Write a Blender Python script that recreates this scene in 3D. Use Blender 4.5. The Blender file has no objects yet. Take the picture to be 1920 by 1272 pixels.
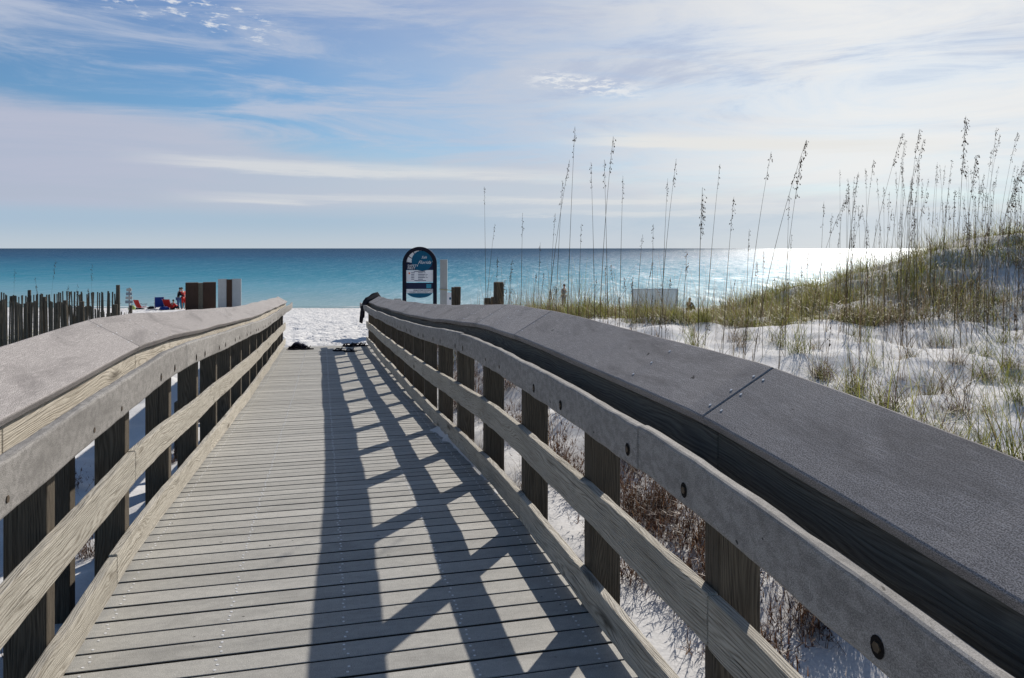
import bpy, math, random
import numpy as np
from mathutils import Vector, Matrix
random.seed(7); RNG = np.random.default_rng(11)
R = math.radians
C = bpy.context.scene.collection
TH = R(13.85); CS, SN = math.cos(TH), math.sin(TH)
EYE = 1.6; F = 1440.0
def W(xc, yc):                      # camera ground frame -> walk (world) frame
    return (xc*CS + yc*SN, -xc*SN + yc*CS)
def CAMF(x, y): return (x*CS - y*SN, x*SN + y*CS)
def wl(px, yc): return W((px-960)/F*yc, yc)
def at(px, py, yc):                 # point seen at a photo pixel, yc metres ahead
    x, y = W((px-960)/F*yc, yc); return Vector((x, y, EYE-(py-466)/F*yc))

# ------------------------------------------------------------------ profiles
DY = [-5, 4.25, 5.0, 6.7, 9.0, 10.4, 12, 14, 16.5, 19.8, 21]
DZ = [.02, .02, -.012, -.13, -.28, -.38, -.47, -.58, -.71, -.87, -.90]
def deck(y): return float(np.interp(y, DY, DZ))
LF, RT = -.915, 1.10                # inner faces of the two railings
YEND = 20.05
SUN_AZ, SUN_EL = R(38.7), R(32)

# ------------------------------------------------------------------ numpy noise
def _h(ix, iy, s):
    n = (ix*374761393 + iy*668265263 + s*974711) & 0xffffffff
    n = ((n ^ (n >> 13))*1274126177) & 0xffffffff
    return ((n ^ (n >> 16)) & 0xffff)/65535.0
def vn(x, y, s=0):
    x = np.asarray(x, float); y = np.asarray(y, float)
    ix = np.floor(x).astype(np.int64); iy = np.floor(y).astype(np.int64)
    fx = x-ix; fy = y-iy; fx = fx*fx*(3-2*fx); fy = fy*fy*(3-2*fy)
    a = _h(ix, iy, s); b = _h(ix+1, iy, s); c = _h(ix, iy+1, s); d = _h(ix+1, iy+1, s)
    return (a*(1-fx)+b*fx)*(1-fy) + (c*(1-fx)+d*fx)*fy - .5
def fbm(x, y, o=4, s=0):
    t = 0; a = 1
    for k in range(o): t = t + a*vn(x*2**k, y*2**k, s+k*17); a *= .5
    return t
def sst(x, a, b):
    t = np.clip((x-a)/(b-a), 0, 1); return t*t*(3-2*t)

def ground(X, Y, fine=True):
    X = np.asarray(X, float); Y = np.asarray(Y, float)
    xc = X*CS - Y*SN; yc = X*SN + Y*CS
    B = np.interp(yc, [-20, 0, 8, 14, 19.3, 22, 66, 90, 300], [-.6, -.6, -.62, -.76, -.94, -1.03, -3.52, -5.0, -9])
    zr = np.interp(yc, [-5, 0, 2, 3.5, 5, 8, 11, 12.2, 14, 17, 22, 26], [-.2, -.2, -.12, 0, .13, .34, .53, .5, .36, -.1, -.95, -12])
    wr = sst(X, 1.15, 3.2)*(.999) * (1-sst(yc, 13, 24)*(1-sst(xc, 1, 5)))
    lift = np.interp(Y, [-5, 2, 4, 7, 9, 12, 16, 20], [-.25, -.18, -.06, -.12, -.30, -.60, -.85, -1.05])
    near = np.where((X > 1.15) & (yc < 18.5), np.maximum(B, lift), B)
    z = near*(1-wr) + np.maximum(zr, B)*wr
    zg = np.interp(xc, [-1, 1.5, 3, 4.3, 4.9, 6.2, 7.2, 8.2, 9.3, 12, 20, 60], [-3, -.5, -.1, .16, .34, .80, 1.06, 1.36, 1.66, 2.1, 2.5, 2.6])
    g = sst(yc, 10.6, 14.3)*(1-sst(yc, 15.2, 23))
    zg = zg + (fbm(X*.55, Y*.55, 3, 205)*.30 + fbm(X*1.6, Y*1.6, 2, 215)*.09)*sst(xc, 2.5, 5)
    z = np.where(zg > z, z*(1-g)+zg*g, z)
    # left dune behind the fence
    zl = -.62 + .18*sst(-xc, 6, 14)
    gl = sst(-X, 1.6, 4)*sst(yc, 2, 8)*(1-sst(yc, 18, 27))
    z = np.maximum(z, z*(1-gl)+zl*gl)
    # hollow under the walk
    u = 1-sst(np.abs(X-.09), 1.02, 1.3); dz = np.interp(Y, DY, DZ)
    wy = 1-sst(Y, 19.2, 19.9)
    z = z*(1-u*wy) + np.minimum(z, dz-.16)*u*wy
    if fine:
        dune = sst(np.abs(X-.09), 1.2, 2)
        z = z + dune*(fbm(X*.8, Y*.8, 3, 5)*.22 + fbm(X*2.6, Y*2.6, 2, 9)*.07)*(1-sst(yc, 20, 24)*.6)
        b = sst(yc, 18.9, 20.2)*(1-sst(yc, 60, 68))
        z = z + b*(np.abs(fbm(X*2.2, Y*1.6, 3, 40))*-.13 + fbm(X*4.7, Y*3.4, 2, 60)*.05 + .03 - .055*sst(vn(X*3.1, Y*2.3, 90)+.3*vn(X*8, Y*6, 91), .16, .30))
    return z
def gz(x, y): return float(ground(x, y))

# ------------------------------------------------------------------ node helpers
def newmat(name):
    m = bpy.data.materials.new(name); m.use_nodes = True
    nt = m.node_tree; return m, nt, nt.nodes['Principled BSDF']
def N(nt, t, **k):
    n = nt.nodes.new(t)
    for a, v in k.items():
        if a.startswith('i_'):
            key = a[2:]; key = int(key) if key.isdigit() else key.replace('_', ' ')
            n.inputs[key].default_value = v
        else: setattr(n, a, v)
    return n
def L(nt, a, b): nt.links.new(a, b)
def ramp(nt, fac, stops):
    r = N(nt, 'ShaderNodeValToRGB'); e = r.color_ramp.elements
    while len(e) < len(stops): e.new(.5)
    for q, (p, col) in zip(e, stops): q.position = p; q.color = (*col, 1) if len(col) == 3 else col
    L(nt, fac, r.inputs[0]); return r.outputs[0]
def mixc(nt, f, a, b, bt='MIX'):
    m = N(nt, 'ShaderNodeMix', data_type='RGBA', blend_type=bt)
    for s, v in ((m.inputs[0], f), (m.inputs[6], a), (m.inputs[7], b)):
        if hasattr(v, 'links') or isinstance(v, bpy.types.NodeSocket): L(nt, v, s)
        else: s.default_value = v if not isinstance(v, tuple) else ((*v, 1) if len(v) == 3 else v)
    return m.outputs[2]
def math_(nt, op, a, b=None, c=None):
    m = N(nt, 'ShaderNodeMath', operation=op)
    for s, v in zip(m.inputs, (a, b, c)):
        if v is None: continue
        if isinstance(v, bpy.types.NodeSocket): L(nt, v, s)
        else: s.default_value = v
    return m.outputs[0]
def mapv(nt, src, scale, loc=(0, 0, 0), rot=(0, 0, 0)):
    m = N(nt, 'ShaderNodeMapping'); L(nt, src, m.inputs[0])
    m.inputs['Scale'].default_value = scale; m.inputs['Location'].default_value = loc; m.inputs['Rotation'].default_value = rot
    return m.outputs[0]
def noise(nt, vec, sc, det=4, rough=.55, dist=0):
    n = N(nt, 'ShaderNodeTexNoise'); L(nt, vec, n.inputs[0])
    n.inputs['Scale'].default_value = sc; n.inputs['Detail'].default_value = det
    n.inputs['Roughness'].default_value = rough; n.inputs['Distortion'].default_value = dist
    return n.outputs[0]
def bump(nt, p, h, st, d):
    b = N(nt, 'ShaderNodeBump'); b.inputs['Strength'].default_value = st; b.inputs['Distance'].default_value = d
    L(nt, h, b.inputs['Height']); L(nt, b.outputs[0], p.inputs['Normal'])
def uvsrc(nt): return N(nt, 'ShaderNodeTexCoord').outputs['UV']
def objsrc(nt): return N(nt, 'ShaderNodeTexCoord').outputs['Object']

def tone(nt, col, kind, amt=.3):
    if kind == 'row':
        sp = N(nt, 'ShaderNodeSeparateXYZ'); L(nt, uvsrc(nt), sp.inputs[0]); k = math_(nt, 'FLOOR', math_(nt, 'DIVIDE', math_(nt, 'ADD', sp.outputs[1], .08), .3))
        w = N(nt, 'ShaderNodeTexWhiteNoise', noise_dimensions='1D'); L(nt, k, w.inputs['W']); v = w.outputs[0]
    else: v = N(nt, 'ShaderNodeObjectInfo').outputs['Random']
    f = math_(nt, 'MULTIPLY_ADD', v, amt, 1-amt*.5); c = N(nt, 'ShaderNodeVectorMath', operation='SCALE'); L(nt, col, c.inputs[0]); L(nt, f, c.inputs['Scale']); return c.outputs[0]
def wood_mat(name, light, mid, dark, knots=True, contrast=1.0, bmp=.5):
    m, nt, p = newmat(name); uv = uvsrc(nt)
    warp = noise(nt, mapv(nt, uv, (1.3, 5, 1)), 1.0, 3, .5)
    sep = N(nt, 'ShaderNodeSeparateXYZ'); L(nt, uv, sep.inputs[0])
    # knots push the rings aside
    vor = N(nt, 'ShaderNodeTexVoronoi', feature='F1'); L(nt, mapv(nt, uv, (1.15, 5.5, 1)), vor.inputs[0]); vor.inputs['Scale'].default_value = 1.0
    kn = math_(nt, 'POWER', math_(nt, 'SUBTRACT', 1.0, math_(nt, 'MINIMUM', math_(nt, 'MULTIPLY', vor.outputs[0], 1.9), 1.0)), 2.0)
    v2 = math_(nt, 'ADD', math_(nt, 'MULTIPLY', sep.outputs[1], 1.0), math_(nt, 'MULTIPLY', warp, .09))
    v2 = math_(nt, 'ADD', v2, math_(nt, 'MULTIPLY', kn, .05 if knots else 0.0))
    big = noise(nt, mapv(nt, uv, (.75, 5, 1)), 1.0, 2, .5)
    d = math_(nt, 'ADD', v2, math_(nt, 'MULTIPLY', big, .22))
    ph = math_(nt, 'ADD', math_(nt, 'MULTIPLY', d, 560), math_(nt, 'MULTIPLY', noise(nt, mapv(nt, uv, (5, 70, 1)), 1, 3, .6), 5.0))
    ring = math_(nt, 'MULTIPLY_ADD', math_(nt, 'SINE', ph), .5, .5)
    comb = N(nt, 'ShaderNodeCombineXYZ'); L(nt, math_(nt, 'MULTIPLY', sep.outputs[0], 1.4), comb.inputs[0])
    L(nt, math_(nt, 'MULTIPLY', v2, 240), comb.inputs[1])
    g = noise(nt, comb.outputs[0], 1.0, 4, .65)
    g = math_(nt, 'ADD', math_(nt, 'MULTIPLY', g, .80), math_(nt, 'MULTIPLY', ring, .20))
    fine = noise(nt, mapv(nt, uv, (9, 420, 1)), 1.0, 2, .6)
    blot = noise(nt, mapv(nt, uv, (2.2, 9, 1)), 1.0, 4, .6)
    a = .5-.16/contrast; b = .5+.14/contrast
    col = ramp(nt, g, [(a-.04, dark), (.475, mid), (b, light)])
    col = mixc(nt, math_(nt, 'MULTIPLY', ramp(nt, blot, [(.5, (0, 0, 0)), (.72, (1, 1, 1))]), .5), col, dark)
    col = mixc(nt, .35, col, ramp(nt, fine, [(.35, dark), (.6, light)]))
    if knots:
        kc = ramp(nt, vor.outputs[0], [(.06, (1, 1, 1)), (.16, (0, 0, 0))])
        col = mixc(nt, math_(nt, 'MULTIPLY', kc, .75), col, tuple(c*.45 for c in dark))
    crk = noise(nt, mapv(nt, uv, (1.6, 150, 1), (3, 7, 0)), 1, 2, .5, .2)
    crk = ramp(nt, crk, [(.66, (0, 0, 0)), (.72, (1, 1, 1))])
    col = mixc(nt, math_(nt, 'MULTIPLY', crk, .8), col, tuple(c*.4 for c in dark)); col = tone(nt, col, 'obj', .25)
    L(nt, col, p.inputs['Base Color']); p.inputs['Roughness'].default_value = .85
    p.inputs['Specular IOR Level'].default_value = .25
    h = math_(nt, 'ADD', g, math_(nt, 'MULTIPLY', fine, .5)); h = math_(nt, 'SUBTRACT', h, crk); bump(nt, p, h, bmp, .006)
    return m
def comp_mat(name, c1, c2, speck=.3, scratch=.3, rough=.7, mott=1.0, spec=.4, tk='obj', ta=.22, stain=.5):
    m, nt, p = newmat(name); uv = uvsrc(nt); ob = uv
    big = noise(nt, mapv(nt, ob, (3, 9, 1)), 1, 5, .65)
    mo = noise(nt, mapv(nt, ob, (26, 34, 1)), 1, 4, .65, .6)
    fi = noise(nt, mapv(nt, ob, (260, 420, 1)), 1, 3, .7)
    sc = noise(nt, mapv(nt, ob, (14, 210, 1), rot=(0, 0, .12)), 1, 4, .75)
    col = mixc(nt, ramp(nt, big, [(.3, (0, 0, 0)), (.7, (1, 1, 1))]), c1, c2)
    col = mixc(nt, math_(nt, 'MULTIPLY', ramp(nt, mo, [(.46, (0, 0, 0)), (.56, (1, 1, 1))]), .3*mott), col, tuple(c*.62 for c in c1))
    col = mixc(nt, speck, col, ramp(nt, fi, [(.42, tuple(c*.45 for c in c1)), (.60, tuple(min(1, c*1.55) for c in c2))]))
    col = mixc(nt, math_(nt, 'MULTIPLY', ramp(nt, sc, [(.53, (0, 0, 0)), (.68, (1, 1, 1))]), scratch), col, tuple(min(1, c*1.7) for c in c2))
    st = noise(nt, mapv(nt, ob, (1.3, 5, 1), (9, 4, 0)), 1, 6, .7, .8); st2 = noise(nt, mapv(nt, ob, (60, 60, 1)), 1, 2, .5)
    col = mixc(nt, math_(nt, 'MULTIPLY', ramp(nt, st, [(.50, (0, 0, 0)), (.66, (1, 1, 1))]), stain), col, tuple(c*.55 for c in c1))
    col = mixc(nt, math_(nt, 'MULTIPLY', ramp(nt, st2, [(.76, (0, 0, 0)), (.80, (1, 1, 1))]), .5), col, (.5, .5, .48))
    chip = noise(nt, mapv(nt, ob, (17, 23, 1), (5, 2, 0)), 1, 2, .5); col = mixc(nt, math_(nt, 'MULTIPLY', ramp(nt, chip, [(.745, (0, 0, 0)), (.76, (1, 1, 1))]), .85), col, (.02, .018, .017))
    col = tone(nt, col, tk, ta)
    L(nt, col, p.inputs['Base Color']); p.inputs['Roughness'].default_value = rough
    p.inputs['Specular IOR Level'].default_value = spec
    bump(nt, p, math_(nt, 'ADD', math_(nt, 'MULTIPLY', fi, .6), math_(nt, 'MULTIPLY', sc, .8)), .35, .0015)
    return m
def flat_mat(name, col, rough=.6, spec=.4, var=.12, metal=0.0, scale=14):
    m, nt, p = newmat(name); n = noise(nt, objsrc(nt), scale, 4, .6)
    L(nt, ramp(nt, n, [(.3, tuple(max(0, c*(1-var)) for c in col)), (.7, tuple(min(1, c*(1+var)) for c in col))]), p.inputs['Base Color'])
    p.inputs['Roughness'].default_value = rough; p.inputs['Specular IOR Level'].default_value = spec; p.inputs['Metallic'].default_value = metal
    return m
M = {}
M['rail'] = wood_mat('weathered_pine', (.60, .56, .48), (.47, .43, .36), (.12, .098, .068), True, 1.2, .8)
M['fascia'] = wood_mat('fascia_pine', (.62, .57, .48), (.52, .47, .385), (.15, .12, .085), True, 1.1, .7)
M['fascia_shaded'] = wood_mat('fascia_shaded_pine', (.20, .185, .155), (.125, .115, .095), (.05, .043, .034), True, 1.1, .7)  # right fascia: same pine, its shade painted in as darker tones
M['post'] = wood_mat('post_wood', (.16, .135, .10), (.095, .075, .055), (.03, .024, .018), False, 1.0, .9)
M['deck'] = comp_mat('deck_composite', (.33, .32, .295), (.45, .435, .395), .42, .18, .72, 1.0, .16, 'row', .22, .35)
M['cap'] = comp_mat('cap_composite', (.205, .187, .180), (.345, .320, .305), .75, .5, .78, 1.3, .10)
M['hand'] = comp_mat('handrail_composite', (.26, .245, .225), (.37, .35, .325), .42, .14, .75, 2.6, .14)
M['gap_shade'] = flat_mat('board_gap_shade', (.045, .04, .035), .95, .05)  # darkness of the gaps, painted onto the board side faces
M['metal'] = flat_mat('galvanised_screw', (.72, .72, .72), .4, .5, .1, 0)
M['hole_shade'] = flat_mat('bolt_shadow', (.015, .013, .012), .9, .1)
M['bolt'] = flat_mat('rusty_bolt', (.10, .075, .05), .6, .4, .3, .4, 60)
def sand_mat():
    m, nt, p = newmat('white_sand'); o = objsrc(nt)
    big = noise(nt, o, .7, 4, .6); fi = noise(nt, o, 60, 4, .7); md = noise(nt, mapv(nt, o, (1, 1, 1)), 5, 5, .6)
    col = ramp(nt, big, [(.3, (.60, .59, .58)), (.7, (.69, .68, .665))])
    col = mixc(nt, .25, col, ramp(nt, fi, [(.35, (.42, .405, .39)), (.6, (.78, .77, .75))]))
    # wet sand strip along the water line (world position)
    g = N(nt, 'ShaderNodeNewGeometry'); sx = N(nt, 'ShaderNodeSeparateXYZ'); L(nt, g.outputs['Position'], sx.inputs[0])
    wet = N(nt, 'ShaderNodeMapRange'); L(nt, sx.outputs[2], wet.inputs[0])
    for i, v in ((1, -3.05), (2, -3.42), (3, 0), (4, 1)): wet.inputs[i].default_value = v
    col = mixc(nt, math_(nt, 'MULTIPLY', wet.outputs[0], .35), col, (.45, .41, .38))
    L(nt, col, p.inputs['Base Color']); p.inputs['Roughness'].default_value = .9; p.inputs['Specular IOR Level'].default_value = .15
    foot = noise(nt, mapv(nt, o, (2.6, 2.0, 1)), 1, 3, .6); foot = ramp(nt, foot, [(.44, (1, 1, 1)), (.56, (0, 0, 0))])
    far = N(nt, 'ShaderNodeMapRange'); L(nt, sx.outputs[1], far.inputs[0])
    for i, v in ((1, 18.5), (2, 22), (3, 0), (4, 2.6)): far.inputs[i].default_value = v
    h = math_(nt, 'ADD', math_(nt, 'MULTIPLY', md, 1.0), math_(nt, 'MULTIPLY', fi, .10)); h = math_(nt, 'ADD', h, math_(nt, 'MULTIPLY', foot, far.outputs[0]))
    bump(nt, p, h, .5, .028)
    return m
M['sand'] = sand_mat()

# ------------------------------------------------------------------ mesh helpers
def mesh_np(name, V, Q, mat, uv=None, smooth=False):
    me = bpy.data.meshes.new(name); V = np.asarray(V, np.float32).reshape(-1, 3); Q = np.asarray(Q, np.int32)
    nv, nf = len(V), len(Q); k = Q.shape[1]
    me.vertices.add(nv); me.vertices.foreach_set('co', V.ravel())
    me.loops.add(nf*k); me.loops.foreach_set('vertex_index', Q.ravel())
    me.polygons.add(nf); me.polygons.foreach_set('loop_start', np.arange(nf, dtype=np.int32)*k)
    me.polygons.foreach_set('loop_total', np.full(nf, k, np.int32))
    me.update(calc_edges=True)
    if uv is not None:
        l = me.uv_layers.new(name='UVMap'); l.data.foreach_set('uv', np.asarray(uv, np.float32)[Q.ravel()].ravel())
    if smooth: me.polygons.foreach_set('use_smooth', np.ones(nf, bool))
    me.materials.append(mat); me.validate(); return me
class MB:
    def __init__(s): s.v = []; s.f = []; s.uv = []; s.mi = []
    def face(s, pts, uvs=None, mi=0):
        b = len(s.v); s.v += [tuple(p) for p in pts]; s.f.append(tuple(range(b, b+len(pts))))
        s.uv += list(uvs) if uvs else [(p[0], p[1]) for p in pts]; s.mi.append(mi)
    def box(s, x0, x1, y0, y1, z0, z1, mi=0, M4=None, uo=0, axis='z'):
        P = [(x, y, z) for x in (x0, x1) for y in (y0, y1) for z in (z0, z1)]
        Fs = [(0, 1, 3, 2), (4, 6, 7, 5), (0, 4, 5, 1), (2, 3, 7, 6), (0, 2, 6, 4), (1, 5, 7, 3)]
        for q in Fs:
            pts = [P[i] for i in q]; n = (Vector(pts[1])-Vector(pts[0])).cross(Vector(pts[2])-Vector(pts[0]))
            ax = max(range(3), key=lambda i: abs(n[i])); li = {'x': 0, 'y': 1, 'z': 2}[axis]
            o = [i for i in range(3) if i != ax]
            if li in o: o.remove(li); o = [li]+o
            uvs = [(p[o[0]]+uo, p[o[1]]+uo*.37) for p in pts]
            if M4 is not None: pts = [M4 @ Vector(p) for p in pts]
            s.face(pts, uvs, mi)
    def tube(s, pts, r, n=6, mi=0, cap=True):
        rs = r if isinstance(r, (list, tuple)) else [r]*len(pts); rings = []; u = 0
        for i, p in enumerate(pts):
            p = Vector(p); a = Vector(pts[max(0, i-1)]); b = Vector(pts[min(len(pts)-1, i+1)]); d = (b-a).normalized()
            x = d.cross(Vector((0, 0, 1)) if abs(d.z) < .9 else Vector((1, 0, 0))).normalized(); y = d.cross(x)
            rings.append([p+(x*math.cos(2*math.pi*k/n)+y*math.sin(2*math.pi*k/n))*rs[i] for k in range(n)])
        for i in range(len(rings)-1):
            for k in range(n):
                q = (k+1) % n; s.face([rings[i][k], rings[i][q], rings[i+1][q], rings[i+1][k]], None, mi)
        if cap: s.face(rings[0][::-1], None, mi); s.face(rings[-1], None, mi)
    def prism(s, poly, y0, y1, mi=0, M4=None):    # poly in xz, extruded in y
        f = lambda p: (M4 @ Vector(p)) if M4 is not None else p
        n = len(poly); s.face([f((x, y0, z)) for x, z in poly], [(x, z) for x, z in poly], mi)
        s.face([f((x, y1, z)) for x, z in poly[::-1]], [(x, z) for x, z in poly[::-1]], mi)
        for i in range(n):
            a, b = poly[i], poly[(i+1) % n]
            s.face([f((b[0], y0, b[1])), f((a[0], y0, a[1])), f((a[0], y1, a[1])), f((b[0], y1, b[1]))], None, mi)
    def mesh(s, name, mats, weld=True, smooth=False):
        me = bpy.data.meshes.new(name); me.from_pydata(s.v, [], s.f)
        l = me.uv_layers.new(name='UVMap'); l.data.foreach_set('uv', np.array(s.uv, np.float32).ravel())
        for m in (mats if isinstance(mats, (list, tuple)) else [mats]): me.materials.append(m)
        me.polygons.foreach_set('material_index', np.array(s.mi, np.int32))
        import bmesh
        bm = bmesh.new(); bm.from_mesh(me); bmesh.ops.remove_doubles(bm, verts=bm.verts, dist=1e-5)
        bmesh.ops.recalc_face_normals(bm, faces=bm.faces); bm.to_mesh(me); bm.free()
        if smooth: me.polygons.foreach_set('use_smooth', np.ones(len(me.polygons), bool))
        return me
def link(name, me, parent=None, loc=None, rz=None, **tags):
    o = bpy.data.objects.new(name, me); C.objects.link(o)
    if parent: o.parent = parent
    if loc is not None: o.location = loc
    if rz is not None: o.rotation_euler = (0, 0, rz)
    for k, v in tags.items():
        if v: o[k] = v
    return o
def thing(name, label, cat, loc=(0, 0, 0), rz=0, group=None):
    o = link(name, None, None, loc, rz, label=label, category=cat, group=group); o.empty_display_size = .2
    return o
def bevel(o, w, seg=2):
    b = o.modifiers.new('bevel', 'BEVEL'); b.width = w; b.segments = seg; b.limit_method = 'ANGLE'; b.angle_limit = R(40)

# ------------------------------------------------------------------ ground sheet
def axis_pts(segs):
    out = [segs[0][0]]
    for a, b, st in segs:
        n = max(1, int(round((b-a)/st))); out += [a+(b-a)*(i+1)/n for i in range(n)]
    return np.array(out)
xs = axis_pts([(-4000, -600, 850), (-600, -120, 60), (-120, -40, 4), (-40, -14, .6), (-14, -7, .16), (-7, 12, .085), (12, 20, .3), (20, 60, 3), (60, 400, 40), (400, 4000, 900)])
ys = axis_pts([(-60, -6, 6), (-6, -1, .3), (-1, 24, .09), (24, 36, .13), (36, 70, .3), (70, 120, 5), (120, 300, 60)])
GX, GY = np.meshgrid(xs, ys); WX = GX*CS+GY*SN; WY = -GX*SN+GY*CS
WZ = ground(WX, WY)
V = np.stack([WX, WY, WZ], -1).reshape(-1, 3); nx = len(xs)
i = np.arange(len(ys)-1)[:, None]*nx + np.arange(nx-1)[None, :]; i = i.ravel()
link('sand_ground', mesh_np('sand_ground', V, np.stack([i, i+1, i+1+nx, i+nx], -1), M['sand'], smooth=True), kind='structure')

# ------------------------------------------------------------------ sea
def sea_mat():
    m, nt, p = newmat('sea_water'); g = N(nt, 'ShaderNodeNewGeometry')
    rot = mapv(nt, g.outputs['Position'], (1, 1, 1), rot=(0, 0, TH))
    sx = N(nt, 'ShaderNodeSeparateXYZ'); L(nt, rot, sx.inputs[0])
    d = math_(nt, 'LOGARITHM', math_(nt, 'MAXIMUM', sx.outputs[1], 10), 10)
    wob = noise(nt, mapv(nt, rot, (.006, .03, 1)), 1, 4, .6)
    d = math_(nt, 'ADD', d, math_(nt, 'MULTIPLY', math_(nt, 'SUBTRACT', wob, .5), .22))
    f = N(nt, 'ShaderNodeMapRange'); L(nt, d, f.inputs[0])
    for i_, v in ((1, 1.8), (2, 3.6)): f.inputs[i_].default_value = v
    chop = noise(nt, mapv(nt, rot, (.25, .9, 1)), 1, 6, .8)
    col = ramp(nt, f.outputs[0], [(0, (.29, .40, .41)), (.05, (.22, .35, .39)), (.12, (.11, .29, .37)), (.20, (.03, .20, .29)), (.32, (.012, .13, .22)), (.50, (.002, .052, .13)), (.75, (.001, .030, .09)), (1, (.001, .022, .07))])
    col = mixc(nt, ramp(nt, chop, [(.42, (.0, .0, .0)), (.60, (.34, .34, .34))]), col, (.16, .30, .36))
    L(nt, col, p.inputs['Base Color'])
    w1 = noise(nt, mapv(nt, rot, (.9, 2.4, 1)), 1.0, 5, .65); w2 = noise(nt, mapv(nt, rot, (.10, .45, 1)), 1.0, 3, .5)
    w3 = noise(nt, mapv(nt, rot, (3.2, 6.5, 1)), 1.0, 3, .6)
    h = math_(nt, 'ADD', math_(nt, 'MULTIPLY', w1, .55), math_(nt, 'ADD', math_(nt, 'MULTIPLY', w2, 1.2), math_(nt, 'MULTIPLY', w3, .22)))
    bm_ = N(nt, 'ShaderNodeBump'); bm_.inputs['Strength'].default_value = .6; bm_.inputs['Distance'].default_value = 1.0; L(nt, h, bm_.inputs['Height'])
    df = N(nt, 'ShaderNodeBsdfDiffuse'); L(nt, col, df.inputs[0]); gl = N(nt, 'ShaderNodeBsdfGlossy', distribution='BECKMANN'); gl.inputs['Roughness'].default_value = .44; gl.inputs['Color'].default_value = (.92, .97, 1, 1); L(nt, bm_.outputs[0], gl.inputs['Normal'])
    mx = N(nt, 'ShaderNodeMixShader'); 
    ms = None
    for q_, o_ in (((5.0, 1.0, 1), 0), ((1.9, .30, 1), 3), ((.7, .09, 1), 7)):
        v_ = ramp(nt, noise(nt, mapv(nt, rot, q_, (o_, o_*2, 0)), 1, 3, .7), [(.50, (0, 0, 0)), (.68, (1, 1, 1))]); ms = v_ if ms is None else math_(nt, 'ADD', ms, v_)
    L(nt, math_(nt, 'MULTIPLY_ADD', ms, .13, .035), mx.inputs[0]); L(nt, df.outputs[0], mx.inputs[1]); L(nt, gl.outputs[0], mx.inputs[2]); L(nt, mx.outputs[0], nt.nodes['Material Output'].inputs[0])
    return m
M['sea'] = sea_mat()
sv = []; 
for xc, yc in ((-60000, 62), (60000, 62), (60000, 90000), (-60000, 90000)):
    x, y = W(xc, yc); sv.append((x, y, -3.5))
link('sea', mesh_np('sea', sv, [[0, 1, 2, 3]], M['sea']), kind='structure')
# thin foam line on the beach edge
def foam():
    V = []; Q = []; n = 700
    for k in range(n+1):
        xc = -110+220*k/n; c = 67.0+1.0*float(fbm(xc*.12, 3.3, 4, 71)); w = .12+.5*max(0, float(fbm(xc*.5, 9.1, 3, 72))+.12)
        for q in (-1, 1):
            x, y = W(xc, c+q*w); V.append((x, y, -3.49+(.02 if q < 0 else 0)))
    Q = [[2*k, 2*k+2, 2*k+3, 2*k+1] for k in range(n)]
    return mesh_np('foam', V, Q, flat_mat('foam', (.8, .82, .82), .9))
link('surf_foam', foam(), kind='structure')

# ------------------------------------------------------------------ boardwalk deck
PITCH = .134
def make_deck():
    b = MB(); sc = MB(); y = -3.0; k = 0
    while y < YEND-.1:
        gap = .0105+.006*random.random(); y0 = y+gap/2; y1 = y+PITCH-gap/2
        z0, z1 = deck(y0), deck(y1); zo = random.uniform(-.0015, .0015); t = .036
        xa, xb = LF-.10+random.uniform(-.004, .004), RT+.12+random.uniform(-.004, .004)
        c = .0022
        prof = [(y0, z0-t), (y0, z0-c), (y0+c, z0), (y1-c, z1), (y1, z1-c), (y1, z1-t)]
        u0 = random.random()*40; nseg = 10
        for sgi in range(nseg):
            a = xa+(xb-xa)*sgi/nseg; e = xa+(xb-xa)*(sgi+1)/nseg
            for j in range(len(prof)-1):
                p, q = prof[j], prof[j+1]
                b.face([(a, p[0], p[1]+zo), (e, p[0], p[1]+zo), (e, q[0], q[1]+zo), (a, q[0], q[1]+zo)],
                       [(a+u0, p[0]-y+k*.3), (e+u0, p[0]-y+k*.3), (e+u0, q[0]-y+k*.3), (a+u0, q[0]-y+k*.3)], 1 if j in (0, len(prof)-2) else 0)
        for xr in (-.87, -.39, .09, .57, 1.04):
            for yy in (.03, .067, .104):
                if random.random() < .06: continue
                cx, cy = xr+random.uniform(-.008, .008), y+yy; cz = deck(cy)+zo+.0015; r = .0056; n = 6
                ring = [(cx+r*math.cos(2*math.pi*i/n), cy+r*math.sin(2*math.pi*i/n), cz) for i in range(n)]
                base = [(p[0], p[1], cz-.004) for p in ring]
                sc.face(ring)
                for i in range(n): sc.face([base[i], base[(i+1) % n], ring[(i+1) % n], ring[i]])
        y += PITCH; k += 1
    dk = link('boardwalk_deck', b.mesh('boardwalk_deck', [M['deck'], M['gap_shade']]), kind='structure')
    link('screw_heads', sc.mesh('screw_heads', M['metal']), dk, kind='stuff')
    fr = MB()
    for xr in (-.87, -.39, .09, .57, 1.04):
        yy = -3
        while yy < 19.9:
            e = min(yy+1.12, 19.95); a, c2 = deck(yy)-.037, deck(e)-.037
            P = [(xr-.02, yy, a-.13), (xr+.02, yy, a-.13), (xr+.02, yy, a), (xr-.02, yy, a)]; Q = [(xr-.02, e, c2-.13), (xr+.02, e, c2-.13), (xr+.02, e, c2), (xr-.02, e, c2)]
            for j in range(4): fr.face([P[j], P[(j+1) % 4], Q[(j+1) % 4], Q[j]])
            yy = e
    fr.box(LF-.1, RT+.12, YEND-.14, YEND-.10, deck(YEND)-.20, deck(YEND)-.03)
    link('joists', fr.mesh('joists', M['post']), dk)
make_deck()

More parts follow.
